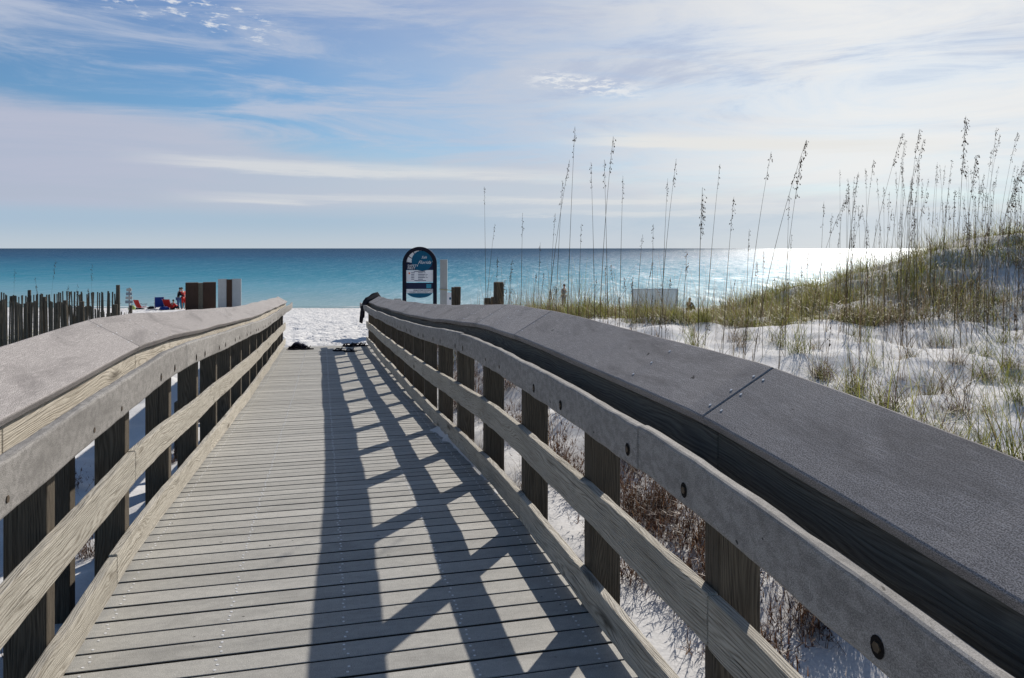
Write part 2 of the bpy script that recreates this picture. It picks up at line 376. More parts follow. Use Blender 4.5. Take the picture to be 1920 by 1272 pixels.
# ------------------------------------------------------------------ railings
def board(name, parent, mat, y0, y1, sect, off, wob, bev=.006, dz=None, endcut=0):
    """sect: closed polygon of (x, z) relative to the deck line; swept along y."""
    n = max(2, int((y1-y0)/.09)); sd_ = random.uniform(0, 90); n1 = len(sect); V = []; UV = []; Qs = []
    per = [0]
    for j in range(n1): per.append(per[-1]+math.hypot(sect[(j+1) % n1][0]-sect[j][0], sect[(j+1) % n1][1]-sect[j][1]))
    u0 = random.random()*50; v0 = random.random()*20
    for k in range(n+1):
        y = y0+(y1-y0)*k/n; z = dz(y)+off+wob(y)
        for j in range(n1+1):
            x, zz = sect[j % n1]; jj = j % n1; jx = (.0007 if name == 'cap_board' else .0026)*(float(_h(np.int64(k*7+jj*131), np.int64(sd_*50), 5))-.5)*2*(0 if name in ('fascia',) and jj in (0, 3) else 1) if 0 < k < n else 0; V.append((x+wob(y+31)*.6+jx*.3, y, z+zz+jx)); UV.append((y+u0, per[j]+v0))
    m = n1+1
    for k in range(n):
        for j in range(n1): Qs.append([k*m+j, k*m+j+1, (k+1)*m+j+1, (k+1)*m+j])
    b = MB(); 
    for q in Qs: b.face([V[i] for i in q], [UV[i] for i in q])
    for k, rev in ((0, False), (n, True)):
        pts = [V[k*m+j] for j in range(n1)]; uvs = [(p[0]*.3+u0, p[2]+v0) for p in pts]
        if rev: pts = pts[::-1]; uvs = uvs[::-1]
        b.face(pts, uvs)
    o = link(name, b.mesh(name, mat), parent)
    if bev: bevel(o, bev)
    return o
def rect(x0, x1, z0, z1): return [(x0, z0), (x1, z0), (x1, z1), (x0, z1)]
def railing(side, label):
    sg = 1 if side == 'R' else -1; X0 = RT if sg > 0 else LF
    t = thing('wooden_railing', label, 'railing', (0, 0, 0), 0, 'railings along both sides of the boardwalk')
    posts = [-2.42+1.12*k for k in range(21)] if sg > 0 else [-2.52+1.115*k for k in range(21)]
    posts[-1] = min(posts[-1], 19.95)
    near = (lambda y: -.055*max(0, 2.1-y)**1.1 if y > -1 else -.055*3.1**1.1) if sg > 0 else (lambda y: 0)
    dzf = lambda y: deck(y)+near(y)+.035*float(np.clip((y-8)/10, 0, 1))
    seed = 3 if sg > 0 else 8
    kn = {p: (random.uniform(-.010, .010)) for p in posts}
    kx = sorted(kn); kv = [kn[p] for p in kx]
    wob = lambda y, s=0: float(np.interp(y, kx, kv)) if y < 30 else float(vn(y*.8, 2.5, seed))*.012
    def xs_(a, b): return (X0+sg*a, X0+sg*b)
    def sect(a, b, z0, z1):
        x0, x1 = xs_(a, b); s_ = rect(x0, x1, z0, z1); return s_ if x0 < x1 else s_[::-1]
    def run(name, mat, joints, sct, off, bev, seedk, amp=.006):
        jw = lambda y: (wob(y) if y < 30 else wob(y)) + (float(vn(y*1.3+seedk*9, seedk, 3))*amp*2 if y < 30 else 0)
        for a, b_ in zip(joints[:-1], joints[1:]):
            g_ = .0012 if name == 'cap_board' else .0022; board(name, t, mat, a+g_, b_-g_, sct, off+(0 if name == 'cap_board' else random.uniform(-.004, .004)), jw, bev, dzf)
    if sg > 0:
        jb = [-3, -.2, 2.05, 4.28, 7.6, 10.95, 14.3, 17.6, 20.3]; jm = [-3, -.2, 2.06, 5.4, 8.75, 12.1, 15.5, 20.4]
        jh = [-3, -.9, 2.24, 5.45, 9.9, 14.3, 17.6, 20.75]; jf = [-3, -.2, 2.0, 4.9, 8.4, 12.9, 16.5, 20.35]; jc = [-3, -.22, 2.02, 4.27, 5.38, 6.1, 8.72, 10.9, 13.2, 15.5, 17.6, 19.4, 20.4]
    else:
        jb = [-3, .8, 3.85, 6.9, 10.6, 14.6, 17.6, 20.35]; jm = [-3, 1.1, 4.2, 7.1, 10.4, 14.8, 20.4]
        jh = [-3, 1.4, 4.82, 9.5, 13.9, 18.1, 21.0]; jf = [-3, 2.55, 4.2, 6.4, 9.3, 13, 17, 20.45]; jc = [-3, .8, 4.12, 8.45, 14.1, 20.45]
    run('bottom_rail', M['rail'], jb, sect(0, .038, .028, .168), 0, .005, 1)
    run('middle_rail', M['rail'], jm, sect(0, .038, .405, .562), 0, .005, 2)
    run('handrail', M['hand'], jh, sect(-.145, -.107, .886, 1.026) if sg > 0 else sect(-.145, -.107, .902, 1.046), 0, .009, 3, .004)
    run('fascia', M['fascia'] if sg < 0 else M['fascia_shaded'], jf, sect(.001, .038, .90, 1.052), 0, .004, 4)
    # sloping cap board
    ti = R(30); ux, uz = math.cos(ti), math.sin(ti); th = .036; wd = .272
    ax, az = -.020, 1.062
    cs_ = [(ax, az), (ax+ux*wd, az+uz*wd), (ax+ux*wd-uz*th, az+uz*wd+ux*th), (ax-uz*th, az+ux*th)]
    cs_ = [(X0+sg*x, z) for x, z in cs_]
    if sg < 0: cs_ = cs_[::-1]
    run('cap_board', M['cap'], jc, cs_, 0, .006, 5, .004)
    q0 = MB(); ring = [(.0042*math.cos(math.pi*i/4), .0042*math.sin(math.pi*i/4), .0015) for i in range(8)]; q0.face(ring)
    for i in range(8): a_, b_ = ring[i], ring[(i+1) % 8]; q0.face([(a_[0], a_[1], -.004), (b_[0], b_[1], -.004), b_, a_])
    sm_ = q0.mesh('screw', M['metal'])
    for jy in jc[1:-1]+[j+.6 for j in jc[:-1]]:
        if not .6 < jy < 12: continue
        for dy in ((-.03, .03) if jy in jc else (0,)):
            for q in (.05, .13, .21):
                x = ax-uz*th+ux*q; z = az+ux*th+uz*q; y = jy+dy+random.uniform(-.008, .008)
                o = link('screw', sm_, t, (X0+sg*x, y, z+dzf(y)+wob(y)+float(vn(y*1.3+45, 5, 3))*.008)); o.rotation_euler = (0, -sg*ti, 0)
    # posts
    for p in posts:
        y0, y1 = p, p+.089; x0, x1 = .039, .039+.140; d = dzf(p)+wob(p); base = min(d-.35, gz(X0+sg*.1, p)-.25)
        pol = [(x0, base-d), (x1, base-d), (x1, az-.004+(x1-ax)*math.tan(ti)), (x0, az-.004+(x0-ax)*math.tan(ti))]
        b = MB(); lean = random.uniform(-.006, .006); P = []
        uo = random.random()*9
        for yy in (y0, y1):
            for x, z in pol: P.append((X0+sg*x, yy+(lean if z < 0 else 0), z+d))
        for q in ((0, 1, 2, 3), (7, 6, 5, 4), (0, 4, 5, 1), (1, 5, 6, 2), (2, 6, 7, 3), (3, 7, 4, 0)):
            pts = [P[i] for i in q]; b.face(pts, [(c[2]+uo, c[0]*1.0+c[1]+uo) for c in pts])
        o = link('post', b.mesh('post', M['post']), t); bevel(o, .006)
        # spacer block and handrail bolts; flat dark discs paint the shade of uncut holes
        for dy in (-.13, .24):
            y = p+dy+random.uniform(-.03, .03)
            if y > 20: continue
            zc = dzf(y)+wob(y)+(.928 if sg > 0 else .944); xf = X0-sg*.1455
            bm = MB(); n = 14
            def disc(x, r, m_, k=n): bm.face([(x, y+r*.85*math.cos(2*math.pi*i/k), zc+r*math.sin(2*math.pi*i/k)) for i in range(k)], None, m_)
            disc(xf-sg*.001, .021, 0); hx = [(y+.010*math.cos(math.pi/3*i), zc+.010*math.sin(math.pi/3*i)) for i in range(6)]
            bm.face([(xf-sg*.004, a, c) for a, c in hx], None, 1)
            for i in range(6):
                a, c = hx[i], hx[(i+1) % 6]; bm.face([(xf-sg*.0007, a[0], a[1]), (xf-sg*.0005, c[0], c[1]), (xf-sg*.004, c[0], c[1]), (xf-sg*.004, a[0], a[1])], None, 1)
            link('bolt', bm.mesh('bolt', [M['hole_shade'], M['bolt']]), t)
        sp = MB(); z0 = d+.893; x0_, x1_ = sorted((X0-sg*.1065, X0+sg*.0005)); sp.box(x0_, x1_, p+.012, p+.078, z0, z0+.048)
        link('spacer_block', sp.mesh('spacer_block', M['post']), t)
    return t
railing('L', 'sunlit left wooden railing with pale grained rails and sloping grey cap')
railing('R', 'shaded right wooden railing with sloping grey cap and bolted handrail')

# ------------------------------------------------------------------ plants
def blades(n, base, az, length, width, lean, curl, seg=4):
    """n ribbon blades -> verts (n,(seg+1)*2,3), quads"""
    t = np.linspace(0, 1, seg+1)[None, :]
    ang = lean[:, None] + curl[:, None]*t            # tilt from vertical along the blade
    ds = (length/seg)[:, None]
    dx = np.cumsum(np.sin(ang)*ds, 1) - np.sin(ang[:, :1])*ds; dz = np.cumsum(np.cos(ang)*ds, 1)-np.cos(ang[:, :1])*ds
    ca, sa = np.cos(az)[:, None], np.sin(az)[:, None]
    cx = base[:, 0:1]+dx*ca; cy = base[:, 1:2]+dx*sa; cz = base[:, 2:3]+dz
    tw = az[:, None]+math.pi/2+.6*np.sin(t*3+az[:, None]*5)
    w = width[:, None]*(1-t**1.6*.94)*.5
    V = np.stack([np.stack([cx-np.cos(tw)*w, cy-np.sin(tw)*w, cz], -1), np.stack([cx+np.cos(tw)*w, cy+np.sin(tw)*w, cz], -1)], 2).reshape(n, -1, 3)
    m = (seg+1)*2; q = np.array([[2*k, 2*k+1, 2*k+3, 2*k+2] for k in range(seg)])
    Q = (np.arange(n)[:, None, None]*m + q[None]).reshape(-1, 4)
    uv = np.tile(np.stack([np.repeat(t[0], 2), np.zeros(m)], -1), (n, 1)); uv[:, 1] = np.repeat(RNG.random(n), m)
    return V.reshape(-1, 3), Q, uv
def grass_mat(name, a, b, c):
    m, nt, p = newmat(name); uv = uvsrc(nt); s = N(nt, 'ShaderNodeSeparateXYZ'); L(nt, uv, s.inputs[0])
    col = ramp(nt, s.outputs[1], [(0, a), (.45, b), (.8, c), (1, tuple(v*.5 for v in a))])
    col = mixc(nt, math_(nt, 'POWER', s.outputs[0], 2.0), col, tuple(min(1, v*1.35) for v in c))
    L(nt, col, p.inputs['Base Color']); p.inputs['Roughness'].default_value = .55; p.inputs['Specular IOR Level'].default_value = .4
    tr = N(nt, 'ShaderNodeBsdfTranslucent'); L(nt, col, tr.inputs[0]); mx = N(nt, 'ShaderNodeMixShader'); mx.inputs[0].default_value = .35
    L(nt, p.outputs[0], mx.inputs[1]); L(nt, tr.outputs[0], mx.inputs[2]); L(nt, mx.outputs[0], nt.nodes['Material Output'].inputs[0])
    return m
M['green'] = grass_mat('beach_grass_green', (.045, .065, .010), (.14, .17, .026), (.33, .31, .07))
M['dry'] = grass_mat('beach_grass_dry', (.055, .035, .02), (.13, .085, .045), (.28, .21, .12))
M['pale'] = grass_mat('bleached_grass', (.24, .20, .12), (.34, .29, .18), (.50, .44, .30))
M['red'] = grass_mat('reddish_twigs', (.035, .018, .014), (.085, .035, .025), (.17, .10, .055))
M['stem'] = flat_mat('sea_oat_stem', (.10, .075, .042), .8, .1, .35)
M['seed'] = flat_mat('sea_oat_seed', (.10, .06, .034), .9, .1, .4)
def tuft_mesh(name, n, mat, L0, L1, w, spread, lean, curl):
    base = np.stack([RNG.normal(0, spread, n), RNG.normal(0, spread, n), np.full(n, -.02)], -1); az = RNG.uniform(0, 2*math.pi, n)
    V, Q, uv = blades(n, base, az, RNG.uniform(L0, L1, n), RNG.uniform(.6, 1.2, n)*w, np.abs(RNG.normal(0, lean, n)), RNG.uniform(.2, 1, n)*curl, 5)
    return mesh_np(name, V, Q, mat, uv)
TUFTS = {
 'green': [tuft_mesh('grass_tuft', n, M['green'], .12, l, .0052, .055, .48, 1.5) for n, l in ((60, .8), (80, .95), (45, .65), (36, .85))],
 'dry': [tuft_mesh('grass_tuft', n, M['dry'], .08, l, .0045, .06, .6, 1.7) for n, l in ((60, .55), (90, .75), (40, .9))],
}
def shrub_mesh(n, size):
    b = []; 
    base = np.stack([RNG.normal(0, .08, n), RNG.normal(0, .08, n), np.full(n, -.03)], -1); az = RNG.uniform(0, 2*math.pi, n); ln = RNG.uniform(.35, 1, n)*size
    V, Q, uv = blades(n, base, az, ln, np.full(n, .004), RNG.uniform(.1, 1.1, n), RNG.uniform(-.5, .9, n), 4)
    # leaflets along twigs
    m = n*7; k = RNG.integers(0, n, m); vi = k*10+RNG.integers(2, 9, m); lb = V[vi]
    V2, Q2, uv2 = blades(m, lb, RNG.uniform(0, 6.28, m), RNG.uniform(.02, .07, m), RNG.uniform(.003, .009, m), RNG.uniform(.2, 1.5, m), RNG.uniform(-.5, .5, m), 2)
    return mesh_np('dune_shrub', np.concatenate([V, V2]), np.concatenate([Q, Q2+len(V)]), M['red'], np.concatenate([uv, uv2]))
SHRUBS = [shrub_mesh(90, .42), shrub_mesh(120, .5), shrub_mesh(70, .34)]
def put(name, me, x, y, sc, label, cat, group, sink=0.0):
    o = link(name, me, None, (x, y, gz(x, y)-sink), random.uniform(0, 6.28), label=label, category=cat, group=group)
    o.scale = (sc, sc, sc*random.uniform(.85, 1.15)); return o

# tufts on the near sand slope (seen above the right cap)
tuft_px = [(1195, 7.8), (1245, 7.2), (1290, 6.6), (1335, 7.6), (1345, 6.0), (1400, 6.9), (1440, 6.2), (1500, 8.6), (1545, 6.6), (1560, 5.9), (1600, 7.4), (1640, 5.4), (1665, 6.7), (1700, 8.4), (1730, 6.0), (1765, 7.2),
 (1790, 5.6), (1800, 6.5), (1850, 7.6), (1870, 5.4), (1900, 6.6), (1850, 8.8), (1230, 9.6), (1300, 9.2), (1380, 9.8), (1460, 9.4), (1620, 9.3), (1750, 9.9), (1880, 9.5), (1540, 7.9), (1695, 5.2), (1910, 5.0), (1820, 4.9), (1580, 6.3), (1760, 5.0), (1890, 7.9)]
for px, yc in tuft_px:
    x, y = W((px-960)/F*yc, yc); k = random.choice(['green', 'dry'])
    put('grass_tuft', random.choice(TUFTS[k]), x, y, random.uniform(.9, 1.4), 'green beach grass tuft on the white sand slope' if k == 'green' else 'dry brown grass tuft on the white sand slope', 'grass tuft', 'grass tufts on the sand slope beside the right railing')
    if random.random() < .7 and yc < 8.5:
        put('dune_shrub', random.choice(SHRUBS), x+random.uniform(-.1, .1), y+random.uniform(-.1, .1), random.uniform(.4, .75), 'small reddish twig clump at a grass tuft on the white sand slope', 'shrub', 'reddish twig clumps on the sand slope')
    if random.random() < .75:
        put('grass_tuft', random.choice(TUFTS['green']), x+random.uniform(-.15, .15), y+random.uniform(-.15, .15), random.uniform(.6, 1.0), 'green beach grass tuft on the white sand slope', 'grass tuft', 'grass tufts on the sand slope beside the right railing')
# shrubs seen through the right railing and beside it
for x, y, s in [(1.75, 3.5, 1), (1.95, 3.9, 1.1), (2.25, 3.6, 1), (1.6, 4.2, .9), (2.1, 4.4, 1.1), (1.8, 4.9, 1), (2.5, 4.2, .9), (1.7, 5.6, 1), (2.2, 5.4, 1), (1.7, 2.9, .7), (2.1, 3.0, .8), (1.65, 2.35, .6), (2.0, 2.3, .7), (1.6, 6.6, .9), (1.65, 7.6, .9), (1.6, 8.6, .9), (1.7, 9.8, 1), (1.6, 11, 1), (1.7, 12.4, 1), (1.65, 14, 1), (1.7, 15.6, 1), (1.55, 1.6, .6), (1.9, 1.7, .6)]:
    put('dune_shrub', random.choice(SHRUBS), x, y, s*random.uniform(.9, 1.1), 'low reddish twiggy shrub on sand behind the right railing', 'shrub', 'reddish shrubs beside the right railing')
for x, y, s in [(-1.8, 4.6, .7), (-2.3, 5.4, .8), (-1.7, 6.3, .7), (-2.2, 7.5, .8), (-1.6, 8.8, .8), (-2.6, 3.8, .7), (-1.7, 3.2, .5), (-3.1, 4.7, .9), (-1.6, 10.6, .8), (-1.9, 12.4, .9)]:
    put('dune_shrub', random.choice(SHRUBS), x, y, s, 'low dry twiggy shrub on shaded sand behind the left railing', 'shrub', 'dry shrubs behind the left railing')
for x, y, s in [(1.3, 6.4, .7), (1.36, 7.5, .8), (1.35, 5.2, .7), (1.4, 9.0, .8), (-1.15, 7.2, .6), (-1.2, 9.6, .7)]:
    put('grass_tuft', random.choice(TUFTS['dry']), x, y, s, 'dry grass tuft growing against the railing posts', 'grass tuft', 'grass tufts against the railing posts')

for k in range(60):
    y = random.uniform(1.6, 16); x = random.uniform(1.42, 2.1+.05*y) if y > 5 else random.uniform(1.5, 2.7); put('dune_shrub', random.choice(SHRUBS), x, y, random.uniform(.6, 1.05), 'low reddish twiggy shrub on sand behind the right railing', 'shrub', 'reddish shrubs beside the right railing')
for k in range(26):
    yc = random.uniform(5.2, 10); px = random.uniform(1180, 1920); x, y = wl(px, yc); kk = random.choice(['dry', 'dry', 'green'])
    put('grass_tuft', random.choice(TUFTS[kk]), x, y, random.uniform(.45, .8), 'green beach grass tuft on the white sand slope' if kk == 'green' else 'dry brown grass tuft on the white sand slope', 'grass tuft', 'grass tufts on the sand slope beside the right railing')
# dense dune grass behind the sand crest: uncountable
def dune_grass():
    n = 130000; xc = RNG.uniform(-1.2, 17, n); yc = 10.9+RNG.beta(1.2, 1.9, n)*7.5
    xc = np.where(RNG.random(n) < .35, RNG.uniform(-.8, 6, n), xc)
    x = xc*CS+yc*SN; y = -xc*SN+yc*CS
    dens = fbm(x*.9, y*.9, 3, 91)+.10+.34*(1-sst(xc, 6, 10))+.22*sst(yc, 12.2, 13.4) - .42*sst(xc, 6.4, 8.5)*(1-sst(yc, 12.6, 13.9)) - .05
    dens = dens + fbm(x*2.6, y*2.6, 2, 95)*.55
    k = dens > RNG.uniform(-.25, .28, n); k &= x > 1.5; k &= ~((xc < 1.6) & (yc < 12)); x, y = x[k], y[k]; n = len(x); z = ground(x, y)-.02; q_ = x*CS-y*SN
    ht = RNG.uniform(.10, .50, n)*(.62+.38*sst(q_, 3.5, 6))*(1+1.2*fbm(x*2.2, y*2.2, 2, 99))*(1+.5*fbm(x*.6, y*.6, 2, 33)); kind = RNG.random(n)-.18*sst(q_, 5, 9)
    kind = kind+fbm(x*.7, y*.7, 3, 55)*.8
    dead = RNG.random(n) < .10
    for nm, mat, sel in (('dune_grass', M['green'], (kind < .74) & ~dead), ('dry_dune_grass', M['dry'], (kind >= .74) & ~dead), ('bleached_dune_grass', M['pale'], dead)):
        c = int(sel.sum()); base = np.stack([x[sel], y[sel], z[sel]], -1)
        V, Q, uv = blades(c, base, RNG.uniform(0, 6.28, c), ht[sel], RNG.uniform(.005, .011, c), np.abs(RNG.normal(0, .6, c)), RNG.uniform(.1, 1.8, c), 3)
        link(nm, mesh_np(nm, V, Q, mat, uv), kind='stuff', label='dense %s grass covering the dune behind the white sand' % {'d': 'dry brown', 'b': 'bleached dead'}.get(nm[0] if nm != 'dune_grass' else '', 'green'), category='grass')
def thin_stems():
    n = 5200; xc = RNG.uniform(-.9, 12, n); yc = RNG.uniform(5.6, 15.5, n); yc = np.where(RNG.random(n) < .55, RNG.uniform(10.4, 15.5, n), yc); x = xc*CS+yc*SN; y = -xc*SN+yc*CS
    k = (x > 1.6) & ((fbm(x*.8, y*.8, 2, 131) > -.15) | (RNG.random(n) < .25)); x, y = x[k], y[k]; c = len(x); z = ground(x, y)-.02
    V, Q, uv = blades(c, np.stack([x, y, z], -1), RNG.uniform(0, 6.28, c), RNG.uniform(.35, 1.15, c)*RNG.uniform(.6, 1, c), RNG.uniform(.003, .0062, c), np.abs(RNG.normal(.03, .15, c)), RNG.uniform(0, 1.25, c)**2, 6)
    link('thin_dune_stems', mesh_np('thin_dune_stems', V, Q, M['dry'], uv), kind='stuff', label='thin tall grass stems rising out of the dune grass', category='grass')
def fence_grass():
    n = 9000; yc = RNG.uniform(9.5, 18, n); px = RNG.uniform(-250, 215, n); xc = (px-960)/F*yc; x = xc*CS+yc*SN; y = -xc*SN+yc*CS
    k = (fbm(x*.7, y*.7, 3, 141) > RNG.uniform(-.5, .25, n)); x, y = x[k], y[k]; c = len(x); z = ground(x, y)-.02
    V, Q, uv = blades(c, np.stack([x, y, z], -1), RNG.uniform(0, 6.28, c), RNG.uniform(.12, .62, c), RNG.uniform(.005, .010, c), np.abs(RNG.normal(0, .4, c)), RNG.uniform(.1, 1.2, c), 3)
    link('fence_grass', mesh_np('fence_grass', V, Q, M['green'], uv), kind='stuff', label='dark green grass growing through the left sand fences', category='grass')
fence_grass()
thin_stems()
dune_grass()

# tall sea oats
def sea_oat(base, top, heavy, bend, label, group, thick=.0032, leaves=3, droop=1):
    base = Vector(base); top = Vector(top); t = thing('sea_oat', label, 'sea oat', base, 0, group)
    d = top-base; h = d.length; n = 12; side = Vector((d.x, d.y, 0)); 
    if side.length < .02: side = Vector((random.uniform(-1, 1), random.uniform(-1, 1), 0))
    side.normalize(); pts = []
    for k in range(n+1):
        u = k/n; p = d*u + side*(bend*h*(u*u-u)) ; p.z += h*.02*math.sin(u*3.1); pts.append(p)
    s = MB(); s.tube(pts, [thick*(1-.72*k/n) for k in range(n+1)], 4); link('stem', s.mesh('stem', M['stem']), t)
    sd = MB(); ln = (.26+.28*min(heavy, 1.2))*min(1, h/1.2); m = int(10+60*heavy)
    for k in range(m):
        u = 1-(ln/h)*random.random()**1.1; i0 = min(int(u*n), n-1); f = u*n-i0; p = pts[i0].lerp(pts[i0+1], f)
        az = random.uniform(0, 6.28); r = random.uniform(.003, .030)*(1.2-u*.7+.3*heavy); q = p+Vector((math.cos(az)*r, math.sin(az)*r, -random.uniform(-.01, .045)*droop))+side*random.uniform(0, .03)*heavy
        sd.tube([p, q], .0008, 3, 0, False)
        L_ = random.uniform(.011, .023)*(1+.3*heavy); wv = L_*.30; dn = (q-p).normalized()*.5+Vector((0, 0, -.8)); dn.normalize(); sdv = dn.cross(Vector((math.cos(az+1), math.sin(az+1), .1))).normalized(); th_ = dn.cross(sdv)*wv*.5
        a, b, c, e = q, q+dn*L_*.45+sdv*wv, q+dn*L_, q+dn*L_*.45-sdv*wv; ce = q+dn*L_*.45
        for x_, y_ in ((a, b), (b, c), (c, e), (e, a)):
            sd.face([x_, y_, ce+th_]); sd.face([y_, x_, ce-th_])
    link('seed_head', sd.mesh('seed_head', M['seed']), t)
    if leaves:
        nl = leaves; b_ = np.zeros((nl, 3)); us = RNG.uniform(0, .38, nl)
        for j in range(nl):
            p = pts[min(int(us[j]*n), n)]; b_[j] = p
        V, Q, uv = blades(nl, b_, RNG.uniform(0, 6.28, nl), RNG.uniform(.25, .6, nl)*min(1, h/1.3), RNG.uniform(.004, .007, nl), RNG.uniform(.1, .5, nl), RNG.uniform(.5, 2.2, nl), 6)
        link('leaves', mesh_np('leaves', V, Q, M['dry'], uv), t)
    return t
OATS = [  # top px, top py, base px, distance, heaviness, bend, label
 (1078, 238, 1060, 8.0, .12, .02, 'bare thin sea oat stalk, leftmost of the tallest ones behind the right cap'),
 (1150, 256, 1122, 7.6, .25, .05, None), (1133, 300, 1142, 8.0, .1, .03, None), (1168, 330, 1160, 8.3, .05, .02, None), (1108, 305, 1116, 9.0, .08, .03, None), (1068, 300, 1018, 8.6, .2, .06, None),
 (1055, 340, 1040, 9.0, .1, .04, None), (1268, 298, 1230, 8.0, .15, .05, None), (1252, 335, 1240, 8.5, .05, .02, None), (1225, 420, 1222, 9.0, .05, .02, None), (1350, 308, 1320, 8.4, .08, .04, None),
 (1317, 352, 1308, 7.2, .75, .02, 'dark sea oat stalk with clustered seeds left of the grey board\'s right'), (1376, 370, 1352, 7.4, .25, .03, None), (1446, 285, 1392, 7.4, .10, .06, None),
 (1512, 263, 1400, 7.0, .55, .10, 'sea oat stalk leaning right with scattered drooping seeds over the sea glitter'), (1502, 300, 1458, 7.6, .45, .06, None), (1480, 365, 1472, 8.5, .1, .02, None), (1545, 378, 1535, 9.0, .1, .04, None), (1588, 370, 1520, 9.2, .45, .22, 'sea oat stalk bending sharply right with a curved seed head'),
 (1605, 385, 1590, 9.4, .1, .03, None), (1560, 400, 1548, 9.8, .12, .03, None), (1638, 300, 1612, 10.0, .3, .05, None), (1692, 250, 1608, 9.2, .55, .10, None), (1697, 262, 1662, 9.8, .3, .05, None), (1724, 242, 1700, 9.4, .45, .09, None), (1732, 262, 1672, 10, .6, .10, None), (1710, 330, 1698, 10.4, .3, .04, None),
 (1668, 360, 1655, 8.4, .05, .01, 'straight dark bare stalk without seeds standing among the right hand sea oats'), (1740, 360, 1690, 10.6, .4, .16, None), (1811, 218, 1786, 8.0, 1.2, .02, 'tallest sea oat on the dune with a heavy dark upright seed head'), (1830, 292, 1800, 9.4, 1.0, .04, 'sea oat with dense drooping dark seeds right of the tallest stalk'),
 (1868, 240, 1850, 10.2, .3, .06, None), (1875, 252, 1838, 10.8, .2, .10, None), (1908, 248, 1862, 10.2, .4, .10, None), (1860, 280, 1832, 11, .3, .05, None), (1918, 310, 1850, 9.0, 1.1, .16, 'sea oat hooking right with large hanging seeds at the right edge'), (1903, 330, 1880, 9.5, .6, .06, None), (1930, 350, 1905, 9.5, .5, .06, None),
 (1838, 345, 1825, 11, .2, .04, None), (1780, 340, 1768, 11, .15, .04, None), (1758, 400, 1750, 11, .1, .03, None), (1650, 420, 1646, 11, .1, .03, None), (1895, 400, 1888, 11, .15, .03, None), (1810, 400, 1800, 11, .1, .03, None), (1716, 410, 1712, 11, .1, .03, None), (1785, 300, 1760, 10.5, .2, .05, None),
 (908, 350, 912, 11, .05, .01, 'thin lone stalk rising between the two wooden stubs'), (928, 420, 908, 11.5, .06, .05, None), (980, 400, 976, 10, .1, .02, None), (1013, 455, 1006, 9.6, .05, .02, None), (1041, 400, 1030, 10, .1, .03, None), (1090, 420, 1084, 10, .06, .03, None), (1205, 440, 1192, 10, .05, .03, None), (1288, 470, 1280, 10, .05, .03, None), (1186, 520, 1184, 9, .05, .02, None),
 (1405, 430, 1398, 10, .1, .03, None), (1432, 470, 1428, 10.5, .1, .03, None), (1515, 470, 1512, 11, .1, .03, None), (1484, 440, 1478, 11, .1, .03, None), (1625, 450, 1620, 11.5, .1, .03, None), (1575, 470, 1570, 11.5, .1, .03, None),
]
for a in range(110):      # the finer crowd on the dune top
    px = random.choice([random.uniform(1560, 1920), random.uniform(1680, 1935)]); dd = random.uniform(9.5, 14.5); OATS.append((px+random.uniform(-16, 30), random.uniform(300, 440), px, dd, random.choice([.03, .06, .1, .2, .35]), random.uniform(.01, .13), None))
for a in range(34):
    px = random.uniform(930, 1540); OATS.append((px+random.uniform(-10, 20), random.uniform(480, 560), px, random.uniform(10.5, 12.5), random.uniform(.03, .12), random.uniform(.01, .08), None))
for tx, ty, bx, yc, hv, bd, lb in OATS:
    x, y = W((bx-960)/F*yc, yc); g = gz(x, y)-.03; tp = at(tx, ty, yc+random.uniform(-.25, .25))
    if lb is None: lb = 'thin sea oat stalk with a sparse seed head on the dune' if hv < .3 else 'sea oat stalk with a fuller dark seed head on the dune'
    sea_oat((x, y, g), tp, hv, bd, lb, 'sea oats on the dune right of the boardwalk', .0040 if hv < .7 else .0055, 5 if yc < 10 else 2)
# stalks in front, on the near sand slope
for tx, ty, bx, by_, yc in [(1862, 560, 1752, 0, 5.6), (1700, 560, 1675, 0, 6.2), (1560, 600, 1542, 0, 6.3), (1640, 590, 1610, 0, 6.8), (1790, 520, 1812, 0, 6.0), (1905, 560, 1912, 0, 5.4), (1400, 600, 1384, 0, 6.9), (1470, 590, 1456, 0, 6.6), (1330, 600, 1300, 0, 7.6), (1245, 590, 1262, 0, 7.7), (1580, 560, 1600, 0, 7.2), (1735, 590, 1722, 0, 6.9)]:
    x, y = W((bx-960)/F*yc, yc); sea_oat((x, y, gz(x, y)-.03), at(tx, ty, yc), .04, .03, 'short nearly bare grass stalk on the near sand slope', 'bare stalks on the near sand slope', .0026, 5)
for px, yc, s_ in [(1000, 12.6, 1.0), (1030, 12.2, 1.1), (1062, 11.6, 1.3), (1085, 11.9, 1.25), (1100, 11.3, 1.0), (1130, 11.5, .9), (960, 13.2, .9), (985, 12.9, 1.0), (1215, 11.4, .9), (1262, 11.2, 1.0), (1180, 11.4, .8), (1320, 11.0, .9), (1410, 11.3, 1.0), (1470, 11.2, 1.1)]:
    x, y = wl(px, yc); put('grass_tuft', random.choice(TUFTS['green']), x, y, s_, 'taller green grass tuft standing in the dune grass before the sea', 'grass tuft', 'taller tufts in the dune grass')
# left side stalks above the fence
for tx, ty, bx, yc, hv in [(172, 495, 170, 12.5, .08), (104, 488, 86, 12.8, .18), (128, 535, 132, 12.4, .25), (145, 532, 140, 12.6, .25), (66, 520, 84, 12.9, .3), (165, 540, 158, 12.7, .2), (28, 505, 27, 13, .03)]:
    x, y = W((bx-960)/F*yc, yc); sea_oat((x, y, gz(x, y)-.03), at(tx, ty, yc), hv, .04, 'thin sea oat stalk poking above the sand fence', 'sea oats behind the left sand fence', .0022, 2)

